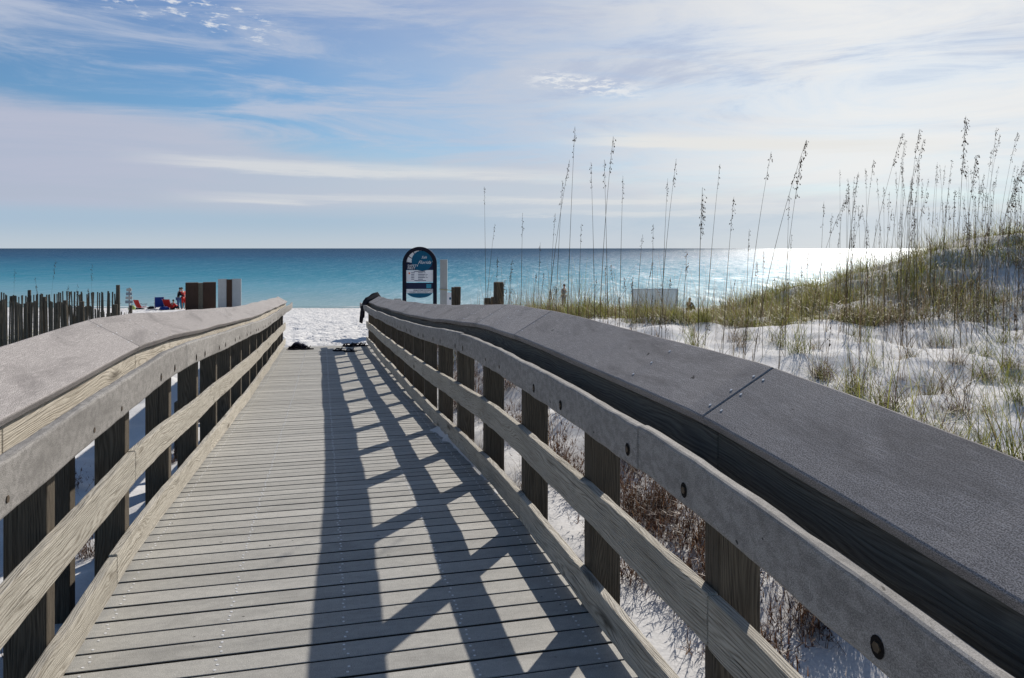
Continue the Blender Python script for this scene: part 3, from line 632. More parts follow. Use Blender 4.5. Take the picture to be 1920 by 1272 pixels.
# ------------------------------------------------------------------ sand fences (left)
M['slat'] = wood_mat('fence_slat', (.20, .18, .14), (.11, .095, .07), (.035, .028, .02), False, 1.0, .5)
M['slat_light'] = wood_mat('fence_slat_pale', (.36, .33, .28), (.25, .22, .18), (.10, .085, .065), False, 1.0, .5)
M['wire'] = flat_mat('fence_wire', (.12, .11, .10), .6, .4, .1, .5)
def fence(label, pts, pitch, h, mat, posts, jit=.022, sink=.1, lean=0):
    t = thing('sand_fence', label, 'sand fence', (pts[0][0], pts[0][1], gz(*pts[0])), 0, 'sand fences left of the boardwalk'); inv = Vector(t.location)
    seg = []; tot = 0
    for a, b in zip(pts[:-1], pts[1:]): l = math.hypot(b[0]-a[0], b[1]-a[1]); seg.append((a, b, l, tot)); tot += l
    def pos(s):
        for a, b, l, o in seg:
            if s <= o+l+1e-6: f = (s-o)/l; return (a[0]+(b[0]-a[0])*f, a[1]+(b[1]-a[1])*f, math.atan2(b[1]-a[1], b[0]-a[0]))
        return (*pts[-1], 0)
    b = MB(); s = 0
    while s < tot:
        if random.random() > .01:
            x, y, a = pos(s); z = gz(x, y); hh = h(s/tot)+random.uniform(-jit, jit); tilt = random.gauss(lean, .009); w = random.uniform(.011, .0165)
            mt = Matrix.Translation(Vector((x, y, z))-inv) @ Matrix.Rotation(a, 4, 'Z') @ Matrix.Rotation(tilt, 4, 'Y') @ Matrix.Rotation(random.gauss(0, .03), 4, 'X')
            uo = random.random()*30; b.box(-w, w, -.004, .004, -sink, hh, 0, mt, uo)
        s += pitch*random.uniform(.88, 1.12)
    link('slats', b.mesh('slats', mat), t)
    for zf in (.25, .55, .85):
        wv = []; n = int(tot/.4)
        for k in range(n+1):
            x, y, a = pos(tot*k/n); wv.append(Vector((x-.008, y+.008, gz(x, y)+h(k/n)*zf+.01*math.sin(k)))-inv)
        wb = MB(); wb.tube(wv, .0028, 3); link('wire', wb.mesh('wire', M['wire']), t)
    for s_, ph, r in posts:
        x, y, a = pos(s_*tot); z = gz(x, y); pb = MB(); lx = random.uniform(-.02, .02)
        pb.tube([Vector((x, y, z-.3))-inv, Vector((x+lx, y, z+ph*.5))-inv, Vector((x+lx*2, y, z+ph))-inv], [r, r*.97, r*.92], 9); link('post', pb.mesh('post', M['post']), t)
    return t
fence('dark weathered sand fence of thin slats with taller posts, nearer row', [wl(-420, 14.6), wl(-60, 14.0), wl(60, 13.6), wl(130, 13.4), wl(175, 13.0), wl(226, 12.6)], .036, lambda u: 1.33-.13*u, M['slat'], [(.50, 1.46, .042), (.66, 1.20, .034), (.735, 1.32, .038), (.80, 1.28, .034), (.86, 1.30, .045), (.975, 1.34, .038)])
fence('dark sand fence of thin slats behind the nearer fence row', [wl(-420, 16.8), wl(0, 15.8), wl(120, 15.6), wl(228, 15.2)], .046, lambda u: 1.30-.06*u, M['slat'], [(.5, 1.45, .04), (.74, 1.38, .035), (.99, 1.42, .04)])
fence('short sunlit pale fence slats running towards the beach', [wl(205, 16.2), wl(228, 17.5), wl(246, 19)], .10, lambda u: .55+.12*u, M['slat_light'], [(.95, .8, .04)], .05)
# old pilings standing behind the left railing
for k, (x, y, h, r) in enumerate([(-1.58, 3.75, 1.75, .06), (-1.62, 4.05, 1.7, .045), (-1.5, 5.05, 1.7, .06), (-1.5, 6.2, 1.5, .06), (-1.46, 7.4, 1.3, .06), (-1.5, 9.0, .8, .06), (-1.48, 11.2, .6, .06)]):
    b = MB(); b.box(-r, r, -r*.9, r*.9, -.3, h-.2, 0, None, k*3.1); o = link('fence_post', b.mesh('fence_post', M['post']), None, (x, y, gz(x, y)), random.uniform(-.1, .1), label='dark square post standing in sand just behind the left railing', category='post', group='old posts behind the left railing'); bevel(o, .006)
for k, (x, y, a) in enumerate([(-1.66, 3.82, .22), (-1.62, 3.92, .15)]):
    b = MB(); b.box(-.02, .02, -.005, .005, -.1, 1.1, 0, Matrix.Rotation(-a, 4, 'Y'), k*2.3); link('loose_slat', b.mesh('loose_slat', M['slat_light']), None, (x, y, gz(x, y)), .9, label='loose leaning fence slat behind the left railing posts', category='fence slat', group='loose slats leaning behind the left railing')

# ------------------------------------------------------------------ wooden stubs right of the sign
def stub(px, ytop, wpx, yc, label, mat='post', lean=0.0):
    x, y = wl(px, yc); z = gz(x, y); top = EYE-(ytop-466)/F*yc; r = wpx/F*yc/2
    b = MB(); b.tube([(0, 0, -.4), (lean*.5, 0, (top-z)*.5), (lean, 0, top-z)], [r*1.03, r, r*.97], 12); o = link('wooden_post', b.mesh('wooden_post', M[mat]), None, (x, y, z), 0, label=label, category='post', group='cut off wooden posts in the dune grass'); bevel(o, .01); return o
M['stub'] = wood_mat('stub_wood', (.24, .18, .12), (.15, .105, .07), (.05, .035, .025), False, 1, .9)
stub(935, 529, 20, 13.6, 'thick brown wooden post in dune grass, tallest of the stubs', 'stub')
stub(914, 559, 13, 13.2, 'short brown wooden stub left of the thick post', 'stub')
stub(926, 557, 12, 14.0, 'short dark stub touching the thick post from behind', 'stub')
stub(856, 538, 13, 14.5, 'dark splintered wooden post beside the small white notice', 'stub', .02)
stub(850, 538.6, 6, 14.4, 'narrow dark wooden stake leaning against the splintered post', 'stub', -.01)

# ------------------------------------------------------------------ arched safety sign
def arch_sign():
    yc = 25.0; x, y = wl(787, yc); z = gz(x, y); top = EYE+3/F*yc; Wd = 64/F*yc; h = top-z; r = Wd/2; fw = 7.0/F*yc
    t = thing('safety_sign', 'tall arched beach safety sign with dark frame and blue panels', 'sign', (x, y, z), -TH+R(3))
    M['signframe'] = flat_mat('sign_frame', (.012, .012, .022), .6, .1); M['sb'] = flat_mat('sign_blue', (.006, .085, .16), .6, .15); M['sn'] = flat_mat('sign_navy', (.016, .022, .055), .6, .15)
    M['sw'] = flat_mat('sign_white', (.72, .71, .72), .5, .4, .05); M['sor'] = flat_mat('sign_orange', (.7, .16, .05), .5); M['stl'] = flat_mat('sign_teal', (.02, .22, .32), .5); M['sink'] = flat_mat('sign_ink', (.03, .04, .09), .6)
    cz = h-r; n = 28
    b = MB(); out = [(-r, -.4)]+[(-r*math.cos(math.pi*k/n), cz+r*math.sin(math.pi*k/n)) for k in range(n+1)]+[(r, -.4)]
    ri = r-fw; inn = [(-ri, -.4)]+[(-ri*math.cos(math.pi*k/n), cz+ri*math.sin(math.pi*k/n)) for k in range(n+1)]+[(ri, -.4)]
    for k in range(len(out)-1):
        o0, o1, i0, i1 = out[k], out[k+1], inn[k], inn[k+1]
        for yy, fl in ((-.05, 0), (.05, 1)):
            q = [(o0[0], yy, o0[1]), (i0[0], yy, i0[1]), (i1[0], yy, i1[1]), (o1[0], yy, o1[1])]; b.face(q if not fl else q[::-1])
        for p, q_ in ((o0, o1), (i1, i0)): b.face([(p[0], -.05, p[1]), (q_[0], -.05, q_[1]), (q_[0], .05, q_[1]), (p[0], .05, p[1])])
    link('frame', b.mesh('frame', M['signframe']), t)
    P = lambda py: EYE-(py-466)/F*yc-z                       # height of a photo row on the sign
    X = lambda px: (px-787)/F*yc
    # lower board with round bottom: white strip and blue foot
    zb0, zb1 = P(559), P(550.5)
    def seg_poly(z1, z2):       # slice of the round-bottomed board between two heights
        R_ = ri+.01; zc0 = P(545); dep = zc0-zb0; pts = []
        f = lambda zz: R_*math.sqrt(max(0, 1-((zc0-zz)/dep)**2)) if zz < zc0 else R_
        k = [z1+(z2-z1)*i/8 for i in range(9)]
        return [(-f(zz), zz) for zz in k[::-1]]+[(f(zz), zz) for zz in k]
    b = MB(); b.prism(seg_poly(zb0+.001, P(550)), -.02, .02); link('footer_panel', b.mesh('footer_panel', M['sb']), t)
    b = MB(); b.prism(seg_poly(P(549.6), P(542.5)), -.022, .022); link('county_panel', b.mesh('county_panel', M['sw']), t)
    b = MB(); b.box(-ri-.01, ri+.01, -.021, .021, P(542.2), P(530.5)); link('navy_panel', b.mesh('navy_panel', M['sn']), t)
    b = MB(); b.box(X(799.5), X(808.5), -.026, -.0215, P(540.5), P(533)); link('teal_square', b.mesh('teal_square', M['stl']), t)
    b = MB(); b.box(-ri-.01, ri+.01, -.022, .022, P(528.6), P(507)); link('flag_panel', b.mesh('flag_panel', M['sw']), t)
    b = MB(); b.box(-ri-.01, ri+.01, -.021, .021, P(506.6), P(493)); link('header_panel', b.mesh('header_panel', M['sn']), t)
    b = MB(); b.prism([(-ri-.01, P(493))]+[(-(ri+.01)*math.cos(math.pi*k/24), cz+(ri+.01)*math.sin(math.pi*k/24)) for k in range(25)]+[(ri+.01, P(493))], -.012, .012); link('arch_panel', b.mesh('arch_panel', M['sw']), t)
    b = MB(); rc = X(811)-X(772); rc = rc/2; cx = X(791.5)+.0; b.prism([(cx+rc*math.cos(2*math.pi*k/32), P(489.5)+rc*.98*math.sin(2*math.pi*k/32)) for k in range(32)], -.03, .03); link('round_logo', b.mesh('round_logo', M['sb']), t)
    b = MB()
    for k in range(7):
        a = math.pi*(.035+.155*k); r0, r1 = ri*.72, ri+.02; c_, s_ = math.cos(a), math.sin(a); w = .011
        b.prism([(r0*c_-w*s_, cz+r0*s_+w*c_), (r0*c_+w*s_, cz+r0*s_-w*c_), (r1*c_+w*s_, cz+r1*s_-w*c_), (r1*c_-w*s_, cz+r1*s_+w*c_)], -.02, .02)
    link('sun_rays', b.mesh('sun_rays', M['signframe']), t)
    def text(s, px, py, size, mat, name, italic=0):
        cu = bpy.data.curves.new(name, 'FONT'); cu.body = s; cu.size = size; cu.extrude = .002; cu.shear = italic; cu.materials.append(M[mat]); cu.resolution_u = 2
        tmp = bpy.data.objects.new(name, cu); C.objects.link(tmp); me = bpy.data.meshes.new_from_object(tmp.evaluated_get(bpy.context.evaluated_depsgraph_get())); bpy.data.objects.remove(tmp); o = link(name, me, t, (X(px), -.034, P(py))); o.rotation_euler = (R(90), 0, 0); return o
    text('SAFETY', 764.5, 500.5, .105, 'sw', 'safety_lettering'); text('FIRST', 764.5, 505.3, .105, 'sw', 'first_lettering')
    text('Salt', 790, 485, .12, 'sw', 'logo_lettering', .4); text('Florida', 783.5, 495, .15, 'sw', 'logo_lettering', .5)
    o = text('WALTON COUNTY', 775, 546, .072, 'sink', 'county_lettering'); text('TOURIST DEVELOPMENT COUNCIL', 767.5, 549.2, .056, 'sink', 'council_lettering')
    rows = MB()
    for k, (wq, w2) in enumerate([(7, 9), (6, 13), (6, 12), (6, 13), (6, 9)]):
        zz = P(511.8+k*3.0); rows.box(X(771), X(771+wq), -.0235, -.0222, zz-.010, zz+.010); rows.box(X(784), X(784+w2), -.0235, -.0222, zz-.011, zz+.011)
        if k < 4: rows.box(X(784+w2+1), X(784+w2+5), -.0235, -.0222, zz-.007, zz+.007)
    rows.box(X(776), X(797), -.0235, -.0222, P(509.3)-.010, P(509.3)+.010); rows.box(X(777), X(799), -.0235, -.0222, P(526.5)-.010, P(526.5)+.010); link('small_print', rows.mesh('small_print', M['sink']), t)
    b = MB(); b.prism([(X(767.7)+.03*math.cos(k*.785), P(512.6)+.03*math.sin(k*.785)) for k in range(8)], -.0245, -.0222); link('warning_symbol', b.mesh('warning_symbol', M['sor']), t)
arch_sign()

# white blank post and the small notice
def box_thing(name, label, cat, px, y0, y1, wpx, yc, mat, depth=.1, rz=-TH, part=None, group=None):
    x, y = wl(px, yc); z = gz(x, y); top = EYE-(y0-466)/F*yc; w = wpx/F*yc/2; t = thing(name, label, cat, (x, y, z), rz, group)
    return t, w, top-z, (EYE-(y1-466)/F*yc)-z
M['whitep'] = flat_mat('pale_post_paint', (.34, .34, .325), .6, .4, .1, 0, 5); M['paint'] = flat_mat('pale_paint', (.40, .41, .41), .6, .2, .06, 0, 5); M['ropey'] = flat_mat('yellow_rope', (.35, .30, .16), .8)
t, w, h, _ = box_thing('white_post', 'tall blank pale grey post right of the arched sign', 'post', 832, 487, 577, 13.5, 23.0, None)
b = MB(); b.box(-w, w, -.05, .05, -.4, h); o = link('panel', b.mesh('panel', M['whitep']), t); bevel(o, .01)
b = MB(); b.tube([(-w-.03, -.07, h-.88), (.5*w, -.075, h-.90), (w+.25, -.07, h-.93)], .012, 6); link('rope', b.mesh('rope', M['ropey']), t)
t, w, h, l = box_thing('notice_board', 'small white notice with blue mark beside the splintered post', 'sign', 844, 549, 566, 12, 21.0, None)
b = MB(); b.box(-w, w, -.012, .012, h-.40, h); link('panel', b.mesh('panel', M['sw']), t)
b = MB(); b.box(-.015, .015, .012, .04, -.4, h-.02); link('leg', b.mesh('leg', M['whitep']), t)
b = MB(); b.prism([(.03*math.cos(k*1.05), h-.16+.04*math.sin(k*1.05)) for k in range(6)], -.014, -.0125); link('blue_mark', b.mesh('blue_mark', M['sb']), t)

# grey board in the dune
def sheet_mat():
    m, nt, p = newmat('thin_pale_sheet'); tr = N(nt, 'ShaderNodeBsdfTranslucent'); n_ = noise(nt, objsrc(nt), 5, 4, .6); c_ = ramp(nt, n_, [(.3, (.50, .56, .61)), (.7, (.55, .61, .66))]); L(nt, c_, tr.inputs[0]); L(nt, c_, p.inputs['Base Color'])
    mx = N(nt, 'ShaderNodeMixShader'); mx.inputs[0].default_value = .62; L(nt, p.outputs[0], mx.inputs[1]); L(nt, tr.outputs[0], mx.inputs[2]); L(nt, mx.outputs[0], nt.nodes['Material Output'].inputs[0]); return m
M['sheet'] = sheet_mat(); M['gboard'] = flat_mat('grey_board', (.17, .21, .245), .5, .4, .08, 0, 6)
t, w, h, l = box_thing('grey_board', 'large plain blue grey board standing in the dune grass', 'board', 1228, 542, 607, 88, 15.5, None, rz=-TH+R(4))
b = MB(); b.face([(-w, 0, l-.25), (w, 0, l-.25), (w, 0, h), (-w, 0, h)]); o = link('panel', b.mesh('panel', M['sheet']), t); sl_ = o.modifiers.new('s', 'SOLIDIFY'); sl_.thickness = .004
b = MB(); b.tube([(-w, .008, h), (w, .008, h)], .005, 6); link('top_rail', b.mesh('top_rail', M['sheet']), t)
for q in (-1, 1):
    b = MB(); b.box(q*w*.97-.010, q*w*.97+.010, .006, .018, -.4, h-.01); link('leg', b.mesh('leg', M['sheet']), t)

# brown cabinet and white boards on the beach
M['brownp'] = wood_mat('brown_panel', (.085, .05, .035), (.055, .032, .023), (.025, .015, .011), True, 1, .4)
yc = 52.0; t, w, h, l = box_thing('wooden_cabinet', 'brown wooden double panel cabinet standing on the beach', 'cabinet', 376.5, 530, 580, 53, yc, None, rz=-TH+R(22))
pxm = yc/F
b = MB(); b.box(-w, -.16, -.35, .5, -.2, h); o = link('left_panel', b.mesh('left_panel', M['brownp']), t); bevel(o, .02)
b = MB(); b.box(.14, w, -.30, .5, -.2, h+.01); o = link('right_panel', b.mesh('right_panel', M['brownp']), t); bevel(o, .02)
b = MB(); b.box(-.159, .139, -.26, .4, -.2, h-.03); link('middle_post', b.mesh('middle_post', M['slat']), t)
b = MB(); 
for q in ((-w+.08, -.26),): 
    x0, x1 = q; b.box(x0, x0+.07, -.375, -.352, .15, h-.1); b.box(x1-.07, x1, -.375, -.352, .15, h-.1); b.box(x0+.07, x1-.07, -.375, -.352, h-.17, h-.1); b.box(x0+.07, x1-.07, -.375, -.352, .15, .22)
link('frame', b.mesh('frame', M['brownp']), t)
b = MB(); b.box(-.9, -.35, -.62, -.38, 0, .16); b_ = link('white_box', b.mesh('white_box', M['whitep']), None, wl(367, yc-1.2)+(gz(*wl(367, yc-1.2))-.02,), -TH, label='low white box lying on sand before the brown cabinet', category='box')
t, w, h, l = box_thing('white_board', 'pale double board fixed to a brown post on the beach', 'board', 430, 523, 580, 38, 50.0, None, rz=-TH+R(18))
for q, a, nm in ((-1, R(35), 'left_board'), (1, R(-20), 'right_board')):
    b = MB(); m4 = Matrix.Translation((q*.17, 0, 0)) @ Matrix.Rotation(a, 4, 'Z'); x0, x1 = sorted((0, q*.60)); b.box(x0, x1, -.03, .03, -.1, h, 0, m4); link(nm, b.mesh(nm, M['paint']), t)
b = MB(); b.box(-.165, .165, -.06, .12, -.3, h-.04); link('post', b.mesh('post', M['brownp']), t)
# stacked plate sign
t, w, h, l = box_thing('plate_sign', 'stack of four small sign plates on a post beyond the fence', 'sign', 242, 540, 572, 12, 40, None)
for k in range(4):
    zt = h-.03-k*.21; b = MB(); b.box(-w*(.8+.12*k), w*(.8+.12*k), -.02, .02, zt-.15, zt); link('plate', b.mesh('plate', M['whitep'] if k % 2 == 0 else M['gboard']), t)
b = MB(); b.box(-.04, .04, .021, .09, -.3, h); link('pole', b.mesh('pole', M['whitep']), t)

# ------------------------------------------------------------------ beach chairs, bags, people
M['red'] = M['red']; M['redc'] = flat_mat('red_fabric', (.50, .02, .015), .7, .3); M['bluec'] = flat_mat('blue_fabric', (.012, .04, .22), .7, .3); M['dark'] = flat_mat('dark_fabric', (.014, .013, .018), .95, .04)
M['alu'] = flat_mat('chair_tube', (.6, .6, .6), .35, .5, .05, .6); M['skin'] = flat_mat('skin', (.42, .24, .16), .55, .4, .06); M['hair'] = flat_mat('dark_hair', (.03, .02, .014), .7); M['jeans'] = flat_mat('blue_jeans', (.05, .10, .22), .8)
M['turq'] = flat_mat('turquoise_foam', (.03, .30, .45), .5); M['lime'] = flat_mat('lime_bag', (.35, .45, .12), .7); M['greyc'] = flat_mat('grey_cloth', (.10, .11, .13), .85); M['tan'] = flat_mat('tan_hair', (.25, .15, .07), .7)
def chair(px, yc, rz, mat, label, tilt=R(28), sc=1):
    x, y = wl(px, yc); t = thing('beach_chair', label, 'chair', (x, y, gz(x, y)), rz, 'beach chairs on the sand'); t.scale = (sc,)*3
    b = MB(); n = 6; w = .27
    for k in range(n):           # sagging seat
        a, c = k/n, (k+1)/n; f = lambda u: -.05*math.sin(math.pi*u)+.28-.06*u
        b.box(-w, w, -.25+.5*a, -.25+.5*c, f(a)-.006, f(a)+.006)
    link('seat', b.mesh('seat', mat), t)
    m4 = Matrix.Translation((0, .25, .22)) @ Matrix.Rotation(-tilt, 4, 'X'); b = MB()
    for k in range(6): b.box(-w, w, -.006+.03*math.sin(k*.6), .006+.03*math.sin(k*.6), .02+k*.11, .02+k*.11+.112, 0, m4)
    link('backrest', b.mesh('backrest', mat), t)
    for q in (-1, 1):
        b = MB(); bt = m4 @ Vector((q*.29, 0, .72)); b.tube([(q*.29, -.28, .30), (q*.29, .25, .22), bt], .013, 6); link('side_frame', b.mesh('side_frame', M['alu']), t)
        b = MB(); b.tube([(q*.30, -.30, 0), (q*.30, -.1, .42), (q*.30, .12, .46)], .012, 6); link('leg', b.mesh('leg', M['alu']), t)
        b = MB(); b.tube([(q*.31, .42, 0), (q*.31, .05, .27), (q*.31, -.2, .44)], .012, 6); link('leg', b.mesh('leg', M['alu']), t)
        b = MB(); b.box(q*.30-.03, q*.30+.03, -.22, .28, .46, .485); link('armrest', b.mesh('armrest', M['dark']), t)
    return t
chair(266, 60, 2.5, M['redc'], 'red beach chair facing the sea, leftmost on the sand')
chair(299, 59, 3.3, M['bluec'], 'blue beach chair between the two red ones', R(12), 1.15)
chair(321, 59, 2.7, M['redc'], 'red beach chair beside the two standing people', R(30), 1.1)
chair(746, 60, 3.0, M['whitep'], 'small white beach chair left of the arched sign', R(15))
for px, yc, mt, s, lb, nm in [(247, 58, 'lime', (.24, .16, .34), 'lime green bag on the sand beyond the pale fence end', 'beach_bag'), (259, 58.5, 'dark', (.42, .2, .12), 'flat dark bag on the sand left of the red chair', 'beach_bag'), (308, 58, 'bluec', (.34, .22, .3), 'navy bag on sand against the blue chair', 'beach_bag'), (284, 61, 'dark', (.3, .25, .18), 'dark bag lying behind the leftmost red chair', 'beach_bag'), (349, 46, 'dark', (.26, .16, .2), 'dark round bag on the sand just above the left cap', 'beach_bag')]:
    x, y = wl(px, yc); t = thing(nm, lb, 'bag', (x, y, gz(x, y)), random.random())
    b = MB(); n = 12
    rings = []
    for j, (rr, zz) in enumerate([(.8, -.02), (1, .15), (1, .5), (.85, .8), (.45, 1), (.05, 1.02)]):
        rings.append([(s[0]*rr*math.cos(2*math.pi*k/n)*(1+.1*math.sin(k*2.2+j)), s[1]*rr*math.sin(2*math.pi*k/n), s[2]*zz) for k in range(n)])
    for j in range(5):
        for k in range(n): b.face([rings[j][k], rings[j][(k+1) % n], rings[j+1][(k+1) % n], rings[j+1][k]])
    b.face(rings[0][::-1]); b.face(rings[-1]); link('bag_body', b.mesh('bag_body', M[mt], smooth=True), t)
    b = MB(); b.tube([(s[0]*.5*math.cos(a), 0, s[2]*(.85+.35*math.sin(a))) for a in [math.pi*k/8 for k in range(9)]], .012, 5); link('strap', b.mesh('strap', M['dark']), t)
# towel on the sand
x, y = wl(303, 57); b = MB(); n = 10
for i_ in range(n):
    for j_ in range(5):
        q = []
        for a, c in ((0, 0), (1, 0), (1, 1), (0, 1)):
            xx = -.95+1.9*(i_+a)/n; yy = -.45+.9*(j_+c)/5; wx, wy = x+xx*CS+yy*SN, y-xx*SN+yy*CS; q.append((xx*CS+yy*SN, -xx*SN+yy*CS, gz(wx, wy)-gz(x, y)+.03))
        b.face(q)
link('beach_towel', b.mesh('beach_towel', M['greyc']), None, (x, y, gz(x, y)), label='dark towel spread on the sand before the blue chair', category='towel')
x, y = wl(341, 60.5); b = MB(); pol = [(.22*math.cos(a)*(1 if math.sin(a) > 0 else .8), .55+.52*math.sin(a)) for a in [2*math.pi*k/24 for k in range(24)]]
b.prism(pol, -.03, .03, 0, Matrix.Rotation(R(-8), 4, 'X')); o = link('body_board', b.mesh('body_board', M['turq']), None, (x, y, gz(x, y)-.02), -TH, label='turquoise body board held upright between two people', category='body board'); bevel(o, .01)

def skinned(name, joints, edges, mat, parent, sub=1):
    me = bpy.data.meshes.new(name); me.from_pydata([j[0] for j in joints], edges, []); o = bpy.data.objects.new(name, me); C.objects.link(o)
    sk = o.modifiers.new('skin', 'SKIN'); sk.use_smooth_shade = True; o.modifiers.new('sub', 'SUBSURF').levels = sub
    if not me.skin_vertices: 
        bpy.context.view_layer.objects.active = o
    for i_, j in enumerate(joints): me.skin_vertices[0].data[i_].radius = j[1] if isinstance(j[1], tuple) else (j[1], j[1])
    me.skin_vertices[0].data[0].use_root = True
    dg = bpy.context.evaluated_depsgraph_get(); nm = bpy.data.meshes.new_from_object(o.evaluated_get(dg)); C.objects.unlink(o); bpy.data.objects.remove(o)
    nm.name = name; nm.materials.clear(); nm.materials.append(mat); nm.polygons.foreach_set('use_smooth', np.ones(len(nm.polygons), bool)); return link(name, nm, parent)
def ell(mb, c, r, n=12, m=8, zmin=-1):
    for i_ in range(m):
        for k in range(n):
            q = []
            for a, b_ in ((i_, k), (i_, k+1), (i_+1, k+1), (i_+1, k)):
                th_ = math.pi*a/m; ph = 2*math.pi*b_/n; zz = max(zmin, math.cos(th_)); q.append((c[0]+r[0]*math.sin(th_)*math.cos(ph), c[1]+r[1]*math.sin(th_)*math.sin(ph), c[2]+r[2]*zz))
            if len(set((round(p[0], 6), round(p[1], 6), round(p[2], 6)) for p in q)) >= 3: mb.face(q)
def person(px, yc, rz, sc, label, J, top, legs, hair, sleeves=True, long=False, shorts=False):
    """J: dict of joint positions for a 1.75 m figure facing -y."""
    x, y = wl(px, yc); t = thing('person', label, 'person', (x, y, gz(x, y)), rz); t.scale = (sc,)*3
    names = ['pel', 'wai', 'che', 'nec', 'hed', 'crn', 'shL', 'elL', 'wrL', 'haL', 'shR', 'elR', 'wrR', 'haR', 'hiL', 'knL', 'anL', 'toL', 'hiR', 'knR', 'anR', 'toR']
    rad = dict(pel=(.13, .10), wai=(.115, .09), che=(.135, .10), nec=.05, hed=(.075, .085), crn=(.06, .07), sh=.055, el=.04, wr=.028, ha=.035, hi=.085, kn=.055, an=.037, to=.035)
    jr = lambda n_: rad.get(n_, rad.get(n_[:2]))
    ed = [('pel', 'wai'), ('wai', 'che'), ('che', 'nec'), ('nec', 'hed'), ('hed', 'crn')]
    for s_ in 'LR': ed += [('che', 'sh'+s_), ('sh'+s_, 'el'+s_), ('el'+s_, 'wr'+s_), ('wr'+s_, 'ha'+s_), ('pel', 'hi'+s_), ('hi'+s_, 'kn'+s_), ('kn'+s_, 'an'+s_), ('an'+s_, 'to'+s_)]
    skinned('body', [(J[n_], jr(n_)) for n_ in names], [(names.index(a), names.index(b_)) for a, b_ in ed], M['skin'], t)
    def sub(name, ns, eds, mat, g):
        r_ = []
        for n_ in ns:
            q = jr(n_); q = q if isinstance(q, tuple) else (q, q); r_.append((J[n_], (q[0]+g, q[1]+g)))
        skinned(name, r_, [(ns.index(a), ns.index(b_)) for a, b_ in eds], mat, t)
    ns = ['pel', 'wai', 'che', 'shL', 'elL', 'shR', 'elR']; es = [('pel', 'wai'), ('wai', 'che'), ('che', 'shL'), ('shL', 'elL'), ('che', 'shR'), ('shR', 'elR')]
    if sleeves: ns += ['wrL', 'wrR']; es += [('elL', 'wrL'), ('elR', 'wrR')]
    sub('shirt', ns, es, top, .022)
    ns = ['pel', 'hiL', 'knL', 'hiR', 'knR']; es = [('pel', 'hiL'), ('hiL', 'knL'), ('pel', 'hiR'), ('hiR', 'knR')]
    if not shorts: ns += ['anL', 'anR']; es += [('knL', 'anL'), ('knR', 'anR')]
    sub('shorts' if shorts else 'trousers', ns, es, legs, .028)
    hb = MB(); h_ = Vector(J['crn']).lerp(Vector(J['hed']), .45); ell(hb, (h_[0], h_[1]+.02, h_[2]+.03), (.088, .10, .115), 12, 8, -.3)
    if long: ell(hb, (h_[0], h_[1]+.07, h_[2]-.12), (.075, .05, .18))
    link('hair', hb.mesh('hair', hair, smooth=True), t)
    return t
def stand(bend=0, arms=.3, fwd=.1, turn=0):
    b = bend; J = dict(pel=(0, 0, .95), wai=(0, -b*.3, 1.10), che=(0, -b*.8, 1.33), nec=(0, -b*1.2-.01, 1.50), hed=(0, -b*1.6-.03, 1.60), crn=(0, -b*1.8-.03, 1.70))
    for s_, q in (('L', -1), ('R', 1)):
        J['sh'+s_] = (q*.18, -b*.9, 1.41); J['el'+s_] = (q*.25, -b-fwd, 1.16); J['wr'+s_] = (q*(.25-arms*.4), -b-fwd-.22, 1.08+arms*.2); J['ha'+s_] = (q*(.24-arms*.45), -b-fwd-.30, 1.08+arms*.22)
        J['hi'+s_] = (q*.095, 0, .90); J['kn'+s_] = (q*.11, -.03*q, .50); J['an'+s_] = (q*.12, .01, .09); J['to'+s_] = (q*.13, -.16, .035)
    return J
person(334, 60, -TH+2.2, .98, 'standing person in dark top and blue jeans beside the red shirted one', stand(.08, .4, .12), M['dark'], M['jeans'], M['hair'])
person(344.5, 60.3, -TH-2.1, .97, 'standing person in red shirt and red shorts leaning forward', stand(.14, .4, .15), M['redc'], M['redc'], M['hair'], False, False, True)
person(1057, 62, -TH+.9, 1.12, 'distant standing person in grey clothes seen through the sea oats', stand(.02, .75, -.05), M['greyc'], M['greyc'], M['hair'])
def sit():
    J = dict(pel=(0, 0, .13), wai=(0, -.02, .28), che=(0, -.06, .50), nec=(0, -.10, .66), hed=(0, -.13, .76), crn=(0, -.14, .86))
    for s_, q in (('L', -1), ('R', 1)):
        J['sh'+s_] = (q*.17, -.08, .58); J['el'+s_] = (q*.24, -.22, .38); J['wr'+s_] = (q*.15, -.42, .42); J['ha'+s_] = (q*.10, -.48, .43)
        J['hi'+s_] = (q*.10, -.05, .12); J['kn'+s_] = (q*.14, -.42, .42); J['an'+s_] = (q*.13, -.62, .08); J['to'+s_] = (q*.13, -.76, .04)
    return J
person(1292, 56, -TH+math.pi*.8, 1.05, 'seated person in dark clothes with long hair right of the grey board', sit(), M['dark'], M['dark'], M['tan'], True, True)
person(323, 58.2, -TH+2.7, .85, 'crouched dark clothed person leaning against the red chair', sit(), M['redc'], M['dark'], M['hair'])

